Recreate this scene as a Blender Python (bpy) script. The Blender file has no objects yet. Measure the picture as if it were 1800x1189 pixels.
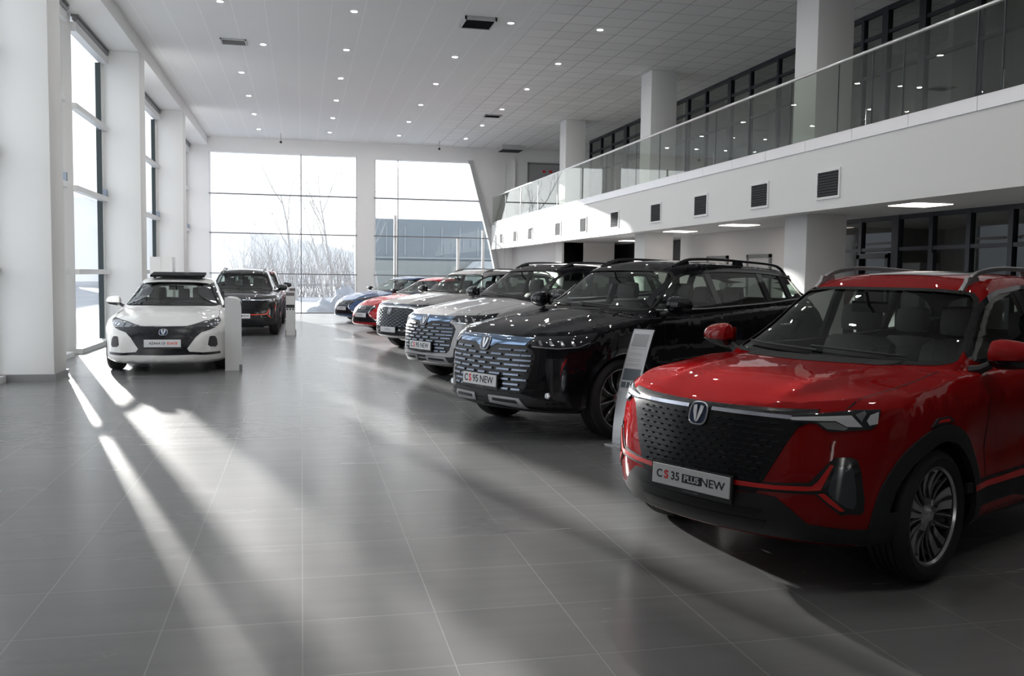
import bpy, bmesh, math, random
import numpy as np
from mathutils import Vector, Matrix
from mathutils.bvhtree import BVHTree
from mathutils.geometry import tessellate_polygon

PI = math.pi
SC = bpy.context.scene
COL = SC.collection
random.seed(7)

# ------------------------------------------------------------------ camera
CAM_H = 1.57
YAW, PITCH, ROLL = 0.2236945, -0.0682315, 0.0132138
cy, sy, cp, sp = math.cos(YAW), math.sin(YAW), math.cos(PITCH), math.sin(PITCH)
cr, sr = math.cos(ROLL), math.sin(ROLL)
fwd = Vector((sy*cp, cy*cp, sp)); right = Vector((cy, -sy, 0)); up = right.cross(fwd)
r2 = right*cr + up*sr; u2 = up*cr - right*sr
cam_d = bpy.data.cameras.new('camera')
cam_d.sensor_width = 36.0; cam_d.lens = 36.0*1627.18/1800.0
cam_d.clip_start = 0.05; cam_d.clip_end = 2000
cam = bpy.data.objects.new('camera', cam_d); COL.objects.link(cam)
m = Matrix.Identity(4)
for i in range(3):
    m[i][0] = r2[i]; m[i][1] = u2[i]; m[i][2] = -fwd[i]
m[2][3] = CAM_H
cam.matrix_world = m
SC.camera = cam

# ------------------------------------------------------------------ colour management, sky, sun
SC.view_settings.view_transform = 'Standard'
SC.view_settings.look = 'None'
SC.view_settings.gamma = 1.0
SC.view_settings.use_curve_mapping = False
SC.view_settings.exposure = 0.06
SC.cycles.use_denoising = True
SC.cycles.max_bounces = 10
SC.cycles.diffuse_bounces = 5
SC.cycles.glossy_bounces = 5
SC.cycles.transparent_max_bounces = 24
SC.cycles.sample_clamp_indirect = 6.0
SC.cycles.caustics_reflective = False
SC.cycles.caustics_refractive = False

world = bpy.data.worlds.new('winter_sky'); SC.world = world
world.use_nodes = True
nt = world.node_tree; nt.nodes.clear()
wo = nt.nodes.new('ShaderNodeOutputWorld'); bg = nt.nodes.new('ShaderNodeBackground')
tc = nt.nodes.new('ShaderNodeTexCoord'); sx = nt.nodes.new('ShaderNodeSeparateXYZ')
rmp = nt.nodes.new('ShaderNodeValToRGB')
rmp.color_ramp.elements[0].position = 0.0; rmp.color_ramp.elements[0].color = (1.0, 1.0, 1.0, 1)
rmp.color_ramp.elements[1].position = 0.6; rmp.color_ramp.elements[1].color = (0.84, 0.89, 0.96, 1)
nt.links.new(tc.outputs['Generated'], sx.inputs[0]); nt.links.new(sx.outputs['Z'], rmp.inputs['Fac'])
nt.links.new(rmp.outputs['Color'], bg.inputs['Color'])
bg.inputs['Strength'].default_value = 1.9
nt.links.new(bg.outputs[0], wo.inputs['Surface'])

sun_d = bpy.data.lights.new('low_winter_sun', 'SUN')
sun_d.energy = 23.0; sun_d.angle = math.radians(0.9); sun_d.color = (1.0, 0.95, 0.90)
sun = bpy.data.objects.new('low_winter_sun', sun_d); COL.objects.link(sun)
sd = Vector((0.285, -1.0, -0.2)).normalized()
sun.rotation_euler = sd.to_track_quat('-Z', 'Y').to_euler()
sun.location = (-20, 60, 14)

# ------------------------------------------------------------------ materials
MATS = {}
def N(nt, t): return nt.nodes.new(t)
def mat(name, col, rough=0.5, metal=0.0, coat=0.0, emit=None, es=0.0, spec=0.5, bump=0.0, bscale=200, sub=None):
    if name in MATS: return MATS[name]
    m = bpy.data.materials.new(name); m.use_nodes = True
    b = m.node_tree.nodes['Principled BSDF']
    b.inputs['Base Color'].default_value = (*col, 1)
    b.inputs['Roughness'].default_value = rough; b.inputs['Metallic'].default_value = metal
    b.inputs['Coat Weight'].default_value = coat; b.inputs['Coat Roughness'].default_value = 0.02
    b.inputs['Specular IOR Level'].default_value = spec
    if emit: b.inputs['Emission Color'].default_value = (*emit, 1); b.inputs['Emission Strength'].default_value = es
    nt = m.node_tree
    # every surface gets a slight procedural variation of its roughness
    no = N(nt, 'ShaderNodeTexNoise'); no.inputs['Scale'].default_value = bscale if bump else 14
    tco = N(nt, 'ShaderNodeTexCoord'); nt.links.new(tco.outputs['Object'], no.inputs['Vector'])
    mr = N(nt, 'ShaderNodeMapRange'); mr.inputs['To Min'].default_value = max(0, rough*0.9); mr.inputs['To Max'].default_value = rough*1.1
    nt.links.new(no.outputs['Fac'], mr.inputs['Value']); nt.links.new(mr.outputs[0], b.inputs['Roughness'])
    if bump:
        bp = N(nt, 'ShaderNodeBump'); bp.inputs['Strength'].default_value = bump; bp.inputs['Distance'].default_value = 0.01
        nt.links.new(no.outputs['Fac'], bp.inputs['Height']); nt.links.new(bp.outputs[0], b.inputs['Normal'])
    MATS[name] = m
    return m
def glass(name, tint=(0.9, 0.93, 0.92), ior=1.5, rough=0.0, haze=0.0, hcol=(0.8, 0.85, 0.9), tintdir=None):
    if name in MATS: return MATS[name]
    m = bpy.data.materials.new(name); m.use_nodes = True; nt = m.node_tree; nt.nodes.clear()
    o = N(nt, 'ShaderNodeOutputMaterial'); tr = N(nt, 'ShaderNodeBsdfTransparent'); gl = N(nt, 'ShaderNodeBsdfGlossy')
    fr = N(nt, 'ShaderNodeFresnel'); mx = N(nt, 'ShaderNodeMixShader')
    tr.inputs['Color'].default_value = (*tint, 1); gl.inputs['Roughness'].default_value = rough
    gl.inputs['Color'].default_value = (1, 1, 1, 1)
    fr.inputs['IOR'].default_value = ior
    ge = N(nt, 'ShaderNodeNewGeometry'); mi = N(nt, 'ShaderNodeMix'); mi.data_type = 'FLOAT'
    # same reflectance from either side of the sheet
    mi.inputs[2].default_value = ior; mi.inputs[3].default_value = 1.0/ior
    nt.links.new(ge.outputs['Backfacing'], mi.inputs[0])
    nt.links.new(mi.outputs[0], fr.inputs['IOR'])
    nt.links.new(fr.outputs[0], mx.inputs[0])
    last = tr
    if haze:
        di = N(nt, 'ShaderNodeBsdfDiffuse'); di.inputs['Color'].default_value = (*hcol, 1)
        tl = N(nt, 'ShaderNodeMixShader'); tl.inputs[0].default_value = haze
        nt.links.new(tr.outputs[0], tl.inputs[1]); nt.links.new(di.outputs[0], tl.inputs[2]); last = tl
    nt.links.new(last.outputs[0], mx.inputs[1]); nt.links.new(gl.outputs[0], mx.inputs[2])
    nt.links.new(mx.outputs[0], o.inputs['Surface'])
    MATS[name] = m
    return m
def flake_paint(name, col, rough=0.35, metal=0.5, deep=None):
    """automotive paint: metallic flake base under a clear coat"""
    if name in MATS: return MATS[name]
    m = mat(name, col, 0.6, metal, coat=0.85, spec=0.0)
    m.node_tree.nodes['Principled BSDF'].inputs['Coat IOR'].default_value = 1.42
    return m

WHITE = mat('white_paint', (0.84, 0.84, 0.835), 0.6)
GWALL = mat('white_wall', (0.83, 0.83, 0.83), 0.55, bump=0.03, bscale=60)
SKIRT = mat('grey_skirting', (0.20, 0.20, 0.21), 0.35)
ALU = mat('brushed_aluminium', (0.72, 0.71, 0.72), 0.3, 0.85)
WFRAME = mat('white_window_frame', (0.74, 0.75, 0.76), 0.4)
DFRAME = mat('dark_navy_frame', (0.012, 0.014, 0.024), 0.4)
GASK = mat('dark_gasket', (0.03, 0.045, 0.05), 0.5)
SIDEBLK = mat('dark_grille', (0.07, 0.075, 0.08), 0.9, spec=0.03)
CHROME = mat('chrome', (0.85, 0.87, 0.9), 0.08, 1.0)
BLKGLOSS = mat('gloss_black_trim', (0.008, 0.009, 0.012), 0.12, coat=0.6)
MASKBLK = mat('mask_black', (0.006, 0.007, 0.010), 0.28, spec=0.35)
BLKMAT = mat('matt_black_plastic', (0.018, 0.019, 0.022), 0.55)
RUBBER = mat('tyre_rubber', (0.016, 0.016, 0.017), 0.65, bump=0.1, bscale=120)
INTER = mat('dark_interior', (0.012, 0.012, 0.012), 0.75, spec=0.2)
LEATHER = mat('dark_leather', (0.03, 0.028, 0.028), 0.5)
RIMSIL = mat('machined_alloy', (0.62, 0.63, 0.65), 0.25, 0.9)
RIMBLK = mat('black_alloy', (0.02, 0.02, 0.022), 0.25, 0.3, coat=0.5)
DISC = mat('brake_disc_steel', (0.3, 0.3, 0.3), 0.4, 0.9)
GAP = mat('shut_line', (0.004, 0.004, 0.005), 0.8)
PLATEW = mat('plate_white', (0.72, 0.73, 0.75), 0.4)
INK = mat('plate_ink', (0.01, 0.012, 0.025), 0.5)
REDINK = mat('plate_red_ink', (0.75, 0.02, 0.03), 0.5)
LAMPCLR = mat('lamp_reflector', (0.55, 0.57, 0.6), 0.15, 0.9)
LAMPDRK = mat('smoked_lamp', (0.02, 0.022, 0.028), 0.06, coat=1.0)
LAMPWHT = mat('clear_lamp_optic', (0.72, 0.74, 0.78), 0.15, coat=1.0)
WINGLASS = glass('window_glass', (0.93, 0.96, 0.97), 1.5)
BALGLASS = glass('balustrade_glass', (0.74, 0.77, 0.73), 1.5)
PARTGLASS = glass('partition_glass', (0.66, 0.68, 0.67), 1.5)
CARGLASS = glass('car_glass', (0.78, 0.83, 0.79), 1.5)
CARTINT = glass('tinted_car_glass', (0.55, 0.60, 0.57), 1.5)

# ------------------------------------------------------------------ helpers
def link(name, me, parent=None, mats=None):
    o = bpy.data.objects.new(name, me); COL.objects.link(o)
    if mats:
        for q in mats: me.materials.append(q)
    if parent is not None: o.parent = parent
    return o
def thing(name, label, cat, loc=(0, 0, 0), rz=0.0, group=None):
    o = bpy.data.objects.new(name, None); COL.objects.link(o)
    o.empty_display_size = 0.2
    o.location = loc; o.rotation_euler = (0, 0, rz); o['label'] = label; o['category'] = cat
    if group: o['group'] = group
    return o
def tag(o, label, cat, group=None, kind=None):
    o['label'] = label; o['category'] = cat
    if group: o['group'] = group
    if kind: o['kind'] = kind
    return o
def struct(o, label=None):
    o['kind'] = 'structure'
    if label: o['label'] = label
    return o
class MB:
    """collects polygons, then links them as one mesh object"""
    def __init__(s): s.v = []; s.f = []; s.m = []; s.mi = 0
    def vert(s, p): s.v.append(tuple(p)); return len(s.v)-1
    def face(s, idx): s.f.append(tuple(idx)); s.m.append(s.mi)
    def quad(s, *ps): b = len(s.v); s.v += [tuple(p) for p in ps]; s.face(range(b, b+len(ps))); return s
    def box(s, x0, x1, y0, y1, z0, z1):
        b = len(s.v)
        for z in (z0, z1):
            for x, y in ((x0, y0), (x1, y0), (x1, y1), (x0, y1)): s.v.append((x, y, z))
        for q in ((0, 3, 2, 1), (4, 5, 6, 7), (0, 1, 5, 4), (1, 2, 6, 5), (2, 3, 7, 6), (3, 0, 4, 7)): s.face([b+i for i in q])
        return s
    def obox(s, M, sx_, sy_, sz_):
        """box of full sizes centred on the matrix M"""
        b = len(s.v)
        for z in (-.5, .5):
            for x, y in ((-.5, -.5), (.5, -.5), (.5, .5), (-.5, .5)): s.v.append(tuple(M @ Vector((x*sx_, y*sy_, z*sz_))))
        for q in ((0, 3, 2, 1), (4, 5, 6, 7), (0, 1, 5, 4), (1, 2, 6, 5), (2, 3, 7, 6), (3, 0, 4, 7)): s.face([b+i for i in q])
        return s
    def prism(s, pts, ext, closed=True):
        """pts: 3-D outline, ext: extrusion vector"""
        ext = Vector(ext); n = len(pts); b = len(s.v)
        for p in pts: s.v.append(tuple(p))
        for p in pts: s.v.append(tuple(Vector(p)+ext))
        s.face([b+n-1-i for i in range(n)]); s.face([b+n+i for i in range(n)])
        for i in range(n):
            j = (i+1) % n; s.face([b+i, b+j, b+n+j, b+n+i])
        return s
    def tube(s, pts, r, n=8, caps=True):
        pts = [Vector(p) for p in pts]; rings = []
        rr = r if hasattr(r, '__len__') else [r]*len(pts)
        t0 = (pts[1]-pts[0]).normalized()
        a = t0.orthogonal().normalized()
        for i, p in enumerate(pts):
            t = (pts[min(i+1, len(pts)-1)]-pts[max(i-1, 0)]).normalized()
            a = (a - t*a.dot(t)).normalized(); c = t.cross(a)
            ring = []
            for k in range(n):
                w = 2*PI*k/n; ring.append(s.vert(p+(a*math.cos(w)+c*math.sin(w))*rr[i]))
            rings.append(ring)
        for i in range(len(rings)-1):
            for k in range(n): s.face([rings[i][k], rings[i][(k+1) % n], rings[i+1][(k+1) % n], rings[i+1][k]])
        if caps: s.face(rings[0][::-1]); s.face(rings[-1])
        return s
    def lathe(s, prof, n=32, axis='y', c=(0, 0, 0), closed=False):
        """prof: (radius, offset along the axis)"""
        rings = []
        for r, h in prof:
            ring = []
            for k in range(n):
                w = 2*PI*k/n; a, b_ = r*math.cos(w), r*math.sin(w)
                p = {'y': (a, h, b_), 'z': (a, b_, h), 'x': (h, a, b_)}[axis]
                ring.append(s.vert((p[0]+c[0], p[1]+c[1], p[2]+c[2])))
            rings.append(ring)
        m_ = len(rings)
        for i in range(m_ if closed else m_-1):
            A, B = rings[i], rings[(i+1) % m_]
            for k in range(n): s.face([A[k], A[(k+1) % n], B[(k+1) % n], B[k]])
        return s
    def build(s, name, mats, parent=None, smooth=None, recalc=True):
        me = bpy.data.meshes.new(name); me.from_pydata(s.v, [], s.f)
        if not isinstance(mats, (list, tuple)): mats = [mats]
        for q in mats: me.materials.append(q)
        me.polygons.foreach_set('material_index', s.m)
        if recalc:
            bm = bmesh.new(); bm.from_mesh(me); bmesh.ops.remove_doubles(bm, verts=bm.verts, dist=1e-5)
            bmesh.ops.recalc_face_normals(bm, faces=bm.faces); bm.to_mesh(me); bm.free()
        o = bpy.data.objects.new(name, me); COL.objects.link(o)
        if parent is not None: o.parent = parent
        if smooth: shade(me, smooth)
        return o
def shade(me, ang=35):
    me.polygons.foreach_set('use_smooth', [True]*len(me.polygons))
    try: me.set_sharp_from_angle(angle=math.radians(ang))
    except Exception: pass
def bevel(o, w=0.01, seg=2, ang=40):
    me = o.data; bm = bmesh.new(); bm.from_mesh(me)
    es = [e for e in bm.edges if len(e.link_faces) == 2 and e.calc_face_angle(0) > math.radians(ang)]
    bmesh.ops.bevel(bm, geom=es, offset=w, segments=seg, profile=0.5, affect='EDGES', clamp_overlap=True)
    bm.to_mesh(me); bm.free(); shade(me, 35)
    return o
def pch(pts):
    """monotone cubic through (x, y) points, vectorised"""
    pts = sorted(pts); x = np.array([p[0] for p in pts], float); y = np.array([p[1] for p in pts], float)
    h = np.diff(x); d = np.diff(y)/h; n = len(x); mm = np.zeros(n)
    if n == 2: mm[:] = d[0]
    else:
        for i in range(1, n-1):
            if d[i-1]*d[i] <= 0: mm[i] = 0
            else:
                w1 = 2*h[i]+h[i-1]; w2 = h[i]+2*h[i-1]; mm[i] = (w1+w2)/(w1/d[i-1]+w2/d[i])
        mm[0] = d[0]; mm[-1] = d[-1]
    def f(q):
        q = np.clip(np.asarray(q, float), x[0], x[-1]); i = np.clip(np.searchsorted(x, q)-1, 0, n-2)
        t = (q-x[i])/h[i]
        return ((1+2*t)*(1-t)**2*y[i] + t*(1-t)**2*h[i]*mm[i] + t*t*(3-2*t)*y[i+1] + t*t*(t-1)*h[i]*mm[i+1])
    return f

# ------------------------------------------------------------------ floor, ceiling, walls
def nodes_of(m): return m.node_tree, m.node_tree.nodes['Principled BSDF']
def make_floor_mat():
    m = bpy.data.materials.new('grey_porcelain_tiles'); m.use_nodes = True; nt, b = nodes_of(m)
    tc = N(nt, 'ShaderNodeTexCoord'); mp = N(nt, 'ShaderNodeMapping'); mp.inputs['Location'].default_value = (0, 0.022, 0)
    nt.links.new(tc.outputs['Object'], mp.inputs[0])
    br = N(nt, 'ShaderNodeTexBrick')
    br.offset = 0.0; br.squash = 1.0
    br.inputs['Scale'].default_value = 1.0; br.inputs['Brick Width'].default_value = 0.6; br.inputs['Row Height'].default_value = 0.6
    br.inputs['Mortar Size'].default_value = 0.0030; br.inputs['Mortar Smooth'].default_value = 0.2
    br.inputs['Color1'].default_value = (0.150, 0.152, 0.154, 1); br.inputs['Color2'].default_value = (0.165, 0.167, 0.168, 1)
    br.inputs['Mortar'].default_value = (0.25, 0.25, 0.25, 1); br.inputs['Bias'].default_value = 0.0
    nt.links.new(mp.outputs[0], br.inputs['Vector'])
    # brushed streaks running across the hall
    ms = N(nt, 'ShaderNodeMapping'); ms.inputs['Scale'].default_value = (0.35, 5, 1); nt.links.new(tc.outputs['Object'], ms.inputs[0])
    no = N(nt, 'ShaderNodeTexNoise'); no.inputs['Scale'].default_value = 1.6; no.inputs['Detail'].default_value = 2.5
    nt.links.new(ms.outputs[0], no.inputs['Vector'])
    mr = N(nt, 'ShaderNodeMapRange'); mr.inputs['From Min'].default_value = 0.3; mr.inputs['From Max'].default_value = 0.7
    mr.inputs['To Min'].default_value = 0.95; mr.inputs['To Max'].default_value = 1.05; nt.links.new(no.outputs['Fac'], mr.inputs[0])
    mu = N(nt, 'ShaderNodeMix'); mu.data_type = 'RGBA'; mu.blend_type = 'MULTIPLY'; mu.inputs[0].default_value = 1.0
    nt.links.new(br.outputs['Color'], mu.inputs[6]); nt.links.new(mr.outputs[0], mu.inputs[7])
    nt.links.new(mu.outputs[2], b.inputs['Base Color'])
    rr = N(nt, 'ShaderNodeMapRange'); rr.inputs['From Min'].default_value = 0.3; rr.inputs['From Max'].default_value = 0.7
    rr.inputs['To Min'].default_value = 0.255; rr.inputs['To Max'].default_value = 0.275; nt.links.new(no.outputs['Fac'], rr.inputs[0])
    nt.links.new(rr.outputs[0], b.inputs['Roughness'])
    b.inputs['Specular IOR Level'].default_value = 0.62
    bp = N(nt, 'ShaderNodeBump'); bp.inputs['Strength'].default_value = 0.04; bp.inputs['Distance'].default_value = 0.001
    inv = N(nt, 'ShaderNodeMath'); inv.operation = 'MULTIPLY_ADD'; inv.inputs[1].default_value = -1.0
    nt.links.new(br.outputs['Fac'], inv.inputs[0])
    sc = N(nt, 'ShaderNodeMath'); sc.operation = 'MULTIPLY'; sc.inputs[1].default_value = 0.0; nt.links.new(no.outputs['Fac'], sc.inputs[0])
    nt.links.new(sc.outputs[0], inv.inputs[2]); nt.links.new(inv.outputs[0], bp.inputs['Height'])
    nt.links.new(bp.outputs[0], b.inputs['Normal'])
    return m
def make_ceiling_mat():
    m = bpy.data.materials.new('ceiling_panels'); m.use_nodes = True; nt, b = nodes_of(m)
    tc = N(nt, 'ShaderNodeTexCoord')
    def bricks(w, h, mortar, colour, off=(0, 0, 0)):
        mp = N(nt, 'ShaderNodeMapping'); mp.inputs['Location'].default_value = off; nt.links.new(tc.outputs['Object'], mp.inputs[0])
        br = N(nt, 'ShaderNodeTexBrick'); br.offset = 0.0
        br.inputs['Scale'].default_value = 1.0; br.inputs['Brick Width'].default_value = w; br.inputs['Row Height'].default_value = h
        br.inputs['Mortar Size'].default_value = mortar; br.inputs['Mortar Smooth'].default_value = 0.3
        c = colour
        br.inputs['Color1'].default_value = (*c[0], 1); br.inputs['Color2'].default_value = (*c[1], 1); br.inputs['Mortar'].default_value = (*c[2], 1)
        nt.links.new(mp.outputs[0], br.inputs['Vector']); return br
    a = bricks(0.61, 40.0, 0.006, ((.84, .84, .84), (.83, .83, .83), (1.0, 1.0, 1.0)), (0.05, 3, 0))      # long strips over the aisle
    t = bricks(0.6, 0.6, 0.009, ((.86, .85, .85), (.80, .79, .79), (.32, .32, .33)), (0.3, 0.1, 0))     # lay-in tiles towards the mezzanine
    sx = N(nt, 'ShaderNodeSeparateXYZ'); nt.links.new(tc.outputs['Object'], sx.inputs[0])
    st = N(nt, 'ShaderNodeMapRange'); st.inputs['From Min'].default_value = 4.2; st.inputs['From Max'].default_value = 4.9
    nt.links.new(sx.outputs['X'], st.inputs[0])
    mx = N(nt, 'ShaderNodeMix'); mx.data_type = 'RGBA'; nt.links.new(st.outputs[0], mx.inputs[0])
    nt.links.new(a.outputs['Color'], mx.inputs[6]); nt.links.new(t.outputs['Color'], mx.inputs[7])
    nt.links.new(mx.outputs[2], b.inputs['Base Color']); b.inputs['Roughness'].default_value = 0.7
    return m
FLOORM = make_floor_mat(); CEILM = make_ceiling_mat()
Y0, Y1 = -9.0, 36.1           # hall, camera end to end wall
XW = -4.12                    # glass line of the left wall
CZ = 6.52
struct(MB().box(XW-0.35, 16.0, Y0, Y1+0.35, -0.25, 0.0).build('floor', FLOORM), 'large glossy grey porcelain floor tiles')
struct(MB().box(XW-0.35, 16.0, Y0, Y1+0.35, CZ, CZ+0.3).build('ceiling', CEILM), 'white panelled ceiling high over the showroom')
# wall behind the camera and right-hand outer wall (upper floor and ground floor back rooms)
struct(MB().box(XW-0.35, 16.0, Y0-0.3, Y0, 0, CZ).build('wall_back', GWALL))
struct(MB().box(16.0, 16.3, Y0-0.3, Y1+0.35, -0.25, CZ+0.3).build('wall_right', GWALL))

# left wall: columns, deep beam, spandrel strips between window bays
BAYS = [-8.3, -0.87, 6.52, 13.95, 21.35, 28.75]
for i, y in enumerate(BAYS):
    b = MB().box(-4.10, -3.37, y, y+0.70, 0, 6.2)
    o = b.build('column', WHITE); bevel(o, 0.012, 2)
    struct(o, 'white square column on the window side with a grey skirting')
    k = MB().box(-4.09, -3.35, y-0.022, y+0.722, 0, 0.10).build('skirting', SKIRT, None)
    k.parent = o
struct(MB().box(-4.44, -3.37, Y0, Y1, 6.2, CZ).build('trim_1', WHITE), 'white beam along the top of the window wall')
o = MB()
for i, y in enumerate(BAYS):
    ye = BAYS[i+1] if i+1 < len(BAYS) else Y1
    o.box(XW-0.04, XW+0.02, y+0.0, y+0.72, 0, 6.2)            # behind the column
    mid = (y+0.7+ye)/2
    o.box(XW-0.04, XW+0.02, y+3.95, y+4.60, 0, 6.2)       # solid strip in the middle of the bay
o.box(XW-0.3, XW+0.02, Y0, 6.52, 0, 6.2)
struct(o.build('wall_left', GWALL), 'white window wall on the left')
# windows of the left wall: two tall lights per bay
wn = 0
for i, y in enumerate(BAYS):
    if i < 2: continue
    ye = BAYS[i+1] if i+1 < len(BAYS) else Y1
    mid = (y+0.7+ye)/2
    for a, b in ((y+0.72, y+3.95), (y+4.60, ye)):
        wn += 1
        w = thing('window_%d' % wn, 'tall window of the left wall with white transoms', 'window', (XW, (a+b)/2, 0)); w['kind'] = 'structure'
        del w['category']
        h = (b-a)/2
        f = MB()
        f.box(-0.02, 0.02, -h, -h+0.04, 0.0, 6.05); f.box(-0.02, 0.02, h-0.12, h, 0.0, 6.05)
        f.box(-0.04, 0.14, -h, h, 0.0, 0.09)
        for z in (1.52, 3.06, 4.56): f.box(-0.03, 0.10, -h, h, z-0.05, z+0.05)
        f.box(-0.03, 0.12, -h, h, 5.90, 6.06)
        f.build('window_frame', WFRAME, w)
        g = MB()
        g.box(-0.10, 0.0, h-0.15, h-0.12, 0.09, 5.9)
        g.build('edge_gasket', GASK, w)
        MB().box(0.03, 0.10, h-0.22, h-0.10, 3.11, 3.26).build('window_opener', mat('blue_grey_plastic', (0.25, 0.29, 0.36), 0.5), w)
        r = MB(); r.tube([(0.10, -h, 6.12), (0.10, h, 6.12)], 0.05, 10); r.box(0.03, 0.16, -h, h, 6.16, 6.2)
        r.build('roller_blind', SKIRT, w, smooth=40)
        for (z0, z1) in ((0.09, 1.465), (1.575, 3.005), (3.115, 4.505), (4.615, 5.9)):
            MB().quad((-0.05, -h+0.02, z0), (-0.05, h-0.05, z0), (-0.05, h-0.05, z1), (-0.05, -h+0.02, z1)).build('glass_pane', WINGLASS, w)

# end wall with two big window openings; the right one is cut off by a slanted strut
EW = GWALL
w = MB()
T = 0.30
def wb(x0, x1, z0, z1): w.box(x0, x1, Y1, Y1+T, z0, z1)
wb(XW-0.35, -3.34, 0, CZ); wb(-3.34, 2.07, 5.97, CZ); wb(2.07, 2.71, 0, CZ); wb(2.71, 16.0, 5.92, CZ)
w.prism([(6.44, Y1, 5.92), (7.62, Y1, 2.0), (7.62+0.5, Y1, 0.0), (16.0, Y1, 0.0), (16.0, Y1, 5.92)], (0, T, 0))
struct(w.build('wall_end', EW), 'white end wall around two huge windows')
# slanted strut
s = MB().prism([(6.36, Y1-0.10, 6.0), (6.52, Y1-0.10, 6.0), (7.30+0.16, Y1-0.10, 2.75), (8.02, Y1-0.10, 0.0), (7.84, Y1-0.10, 0.0), (7.24, Y1-0.10, 2.75)], (0, 0.28, 0))
struct(s.build('trim_2', mat('strut_grey', (0.42, 0.43, 0.44), 0.45)), 'slanted grey strut beside the right end window')
def endwin(n, x0, x1, ztop, mulls, lowmulls, xr=None):
    wv = thing('window_%d' % n, 'huge end wall window with thin dark transoms', 'window', ((x0+x1)/2, Y1, 0)); wv['kind'] = 'structure'; del wv['category']
    cx = (x0+x1)/2; xr = xr or (lambda z: x1)
    f = MB(); M = 0.035
    for z in (1.49, 2.99, 4.44): f.box(x0-cx, xr(z)-cx, -0.08, 0.16, z-M/2, z+M/2)
    f.box(x0-cx, xr(0)-cx, -0.02, 0.10, 0.0, 0.03)
    for x in mulls: f.box(x-cx-M/2, x-cx+M/2, -0.02, 0.10, 0.0, ztop)
    f.build('transom_frame', mat('thin_grey_frame', (0.16, 0.16, 0.165), 0.4), wv)
    f = MB()
    for x in [x0+0.03]+([x1-0.03] if xr(0) == x1 else []): f.box(x-cx-0.03, x-cx+0.03, -0.01, 0.12, 0.0, ztop)
    for x, zt in lowmulls: f.box(x-cx-0.05, x-cx+0.05, 0.0, 0.12, 0.0, zt)
    f.build('white_mullion', WFRAME, wv)
    zs = [0.03, 1.49, 2.99, 4.44, ztop]
    xs = [x0]+list(mulls)
    for a in range(4):
        for j, xa in enumerate(xs):
            xb = xs[j+1] if j+1 < len(xs) else None
            za, zb = zs[a], zs[a+1]
            r0 = xb if xb else xr(za); r1 = xb if xb else xr(zb)
            MB().quad((xa-cx, 0.05, za), (r0-cx, 0.05, za), (r1-cx, 0.05, zb), (xa-cx, 0.05, zb)).build('glass_pane', WINGLASS, wv)
endwin(20, -3.34, 2.07, 5.97, [-0.02], [])
endwin(21, 2.71, 7.9, 5.92, [3.62], [(3.53, 3.8), (6.0, 2.99), (7.0, 3.3)], xr=lambda z: float(np.interp(z, [0, 2.75, 5.92], [7.9, 7.3, 6.42])))
struct(MB().box(-3.36, -3.0, Y1-0.012, Y1-0.002, 0, 0.08).build('baseboard_end', SKIRT))

# ------------------------------------------------------------------ mezzanine
FX = 7.30
mz = MB(); mz.box(FX, FX+0.25, Y0, Y1, 2.56, 3.50); mz.box(FX+0.25, 16.0, Y0, Y1, 2.64, 3.44)
o = mz.build('mezzanine', WHITE); struct(o, 'white mezzanine slab and fascia along the right side')
o = MB()
for k in range(38):
    ya = Y0+k*1.2
    if ya+1.2 > Y1: break
    o.box(FX-0.014, FX-0.002, ya+0.003, ya+1.197, 3.45, 3.60)
    o.box(FX-0.014, FX+0.10, ya+0.003, ya+1.197, 3.598, 3.61)
struct(o.build('trim_3', ALU), 'metal cover strip along the foot of the glass balustrade')
# fascia vents
VY = [(11.67, 12.22), (13.71, 14.24), (15.99, 16.54), (18.27, 18.78), (20.91, 21.43), (23.45, 23.95), (25.95, 26.45), (29.3, 29.85), (31.5, 32.02), (33.8, 34.33), (9.3, 9.85), (6.9, 7.45)]
vp = None
for i, (a, b) in enumerate(VY):
    if vp is None:
        v = thing('fascia_vent', 'x', 'vent', (FX, (a+b)/2, 2.915), 0, 'grilles in the mezzanine fascia')
        f = MB(); W, Hh = 0.27, 0.175
        for q in ((-W, W, -Hh-0.035, -Hh), (-W, W, Hh, Hh+0.035), (-W-0.035, -W, -Hh-0.035, Hh+0.035), (W, W+0.035, -Hh-0.035, Hh+0.035)):
            f.box(-0.02, 0.0, q[0], q[1], q[2], q[3])
        f.build('vent_frame', mat('vent_white', (0.86, 0.86, 0.86), 0.5), v)
        s = MB()
        for k in range(9):
            z = -Hh+0.02+k*0.039
            s.prism([(-0.016, -W, z), (-0.004, -W, z+0.03), (-0.002, -W, z+0.03), (-0.014, -W, z)], (0, 2*W, 0))
        s.box(-0.003, 0.0, -W, W, -Hh, Hh)
        s.build('louvres', SIDEBLK, v); vp = v
        v['label'] = 'square louvred vent in the fascia, second from the right picture edge'
    else:
        c = vp.copy(); COL.objects.link(c); c.location = (FX, (a+b)/2, 2.915)
        for ch in vp.children:
            d = ch.copy(); COL.objects.link(d); d.parent = c
        v = c
    v['label'] = ['square louvred vent in the fascia above the red car roof', 'square louvred vent in the fascia, second nearest in view', 'square louvred vent in the fascia, third nearest in view',
                  'small louvred vent in the fascia, fourth nearest in view', 'small louvred vent beside the tip of the sunlit wedge', 'narrow vent inside the sunlit wedge of the fascia',
                  'vent in the fully sunlit part of the fascia, nearest there', 'sunlit fascia vent crossed by the slanting shadow bar', 'sunlit fascia vent, second from the far end',
                  'sunlit fascia vent, farthest from the camera', 'fascia vent right of the picture', 'fascia vent far right of the picture'][i]
    if i > 9:
        for ch in list(v.children): bpy.data.objects.remove(ch)
        bpy.data.objects.remove(v)
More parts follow.
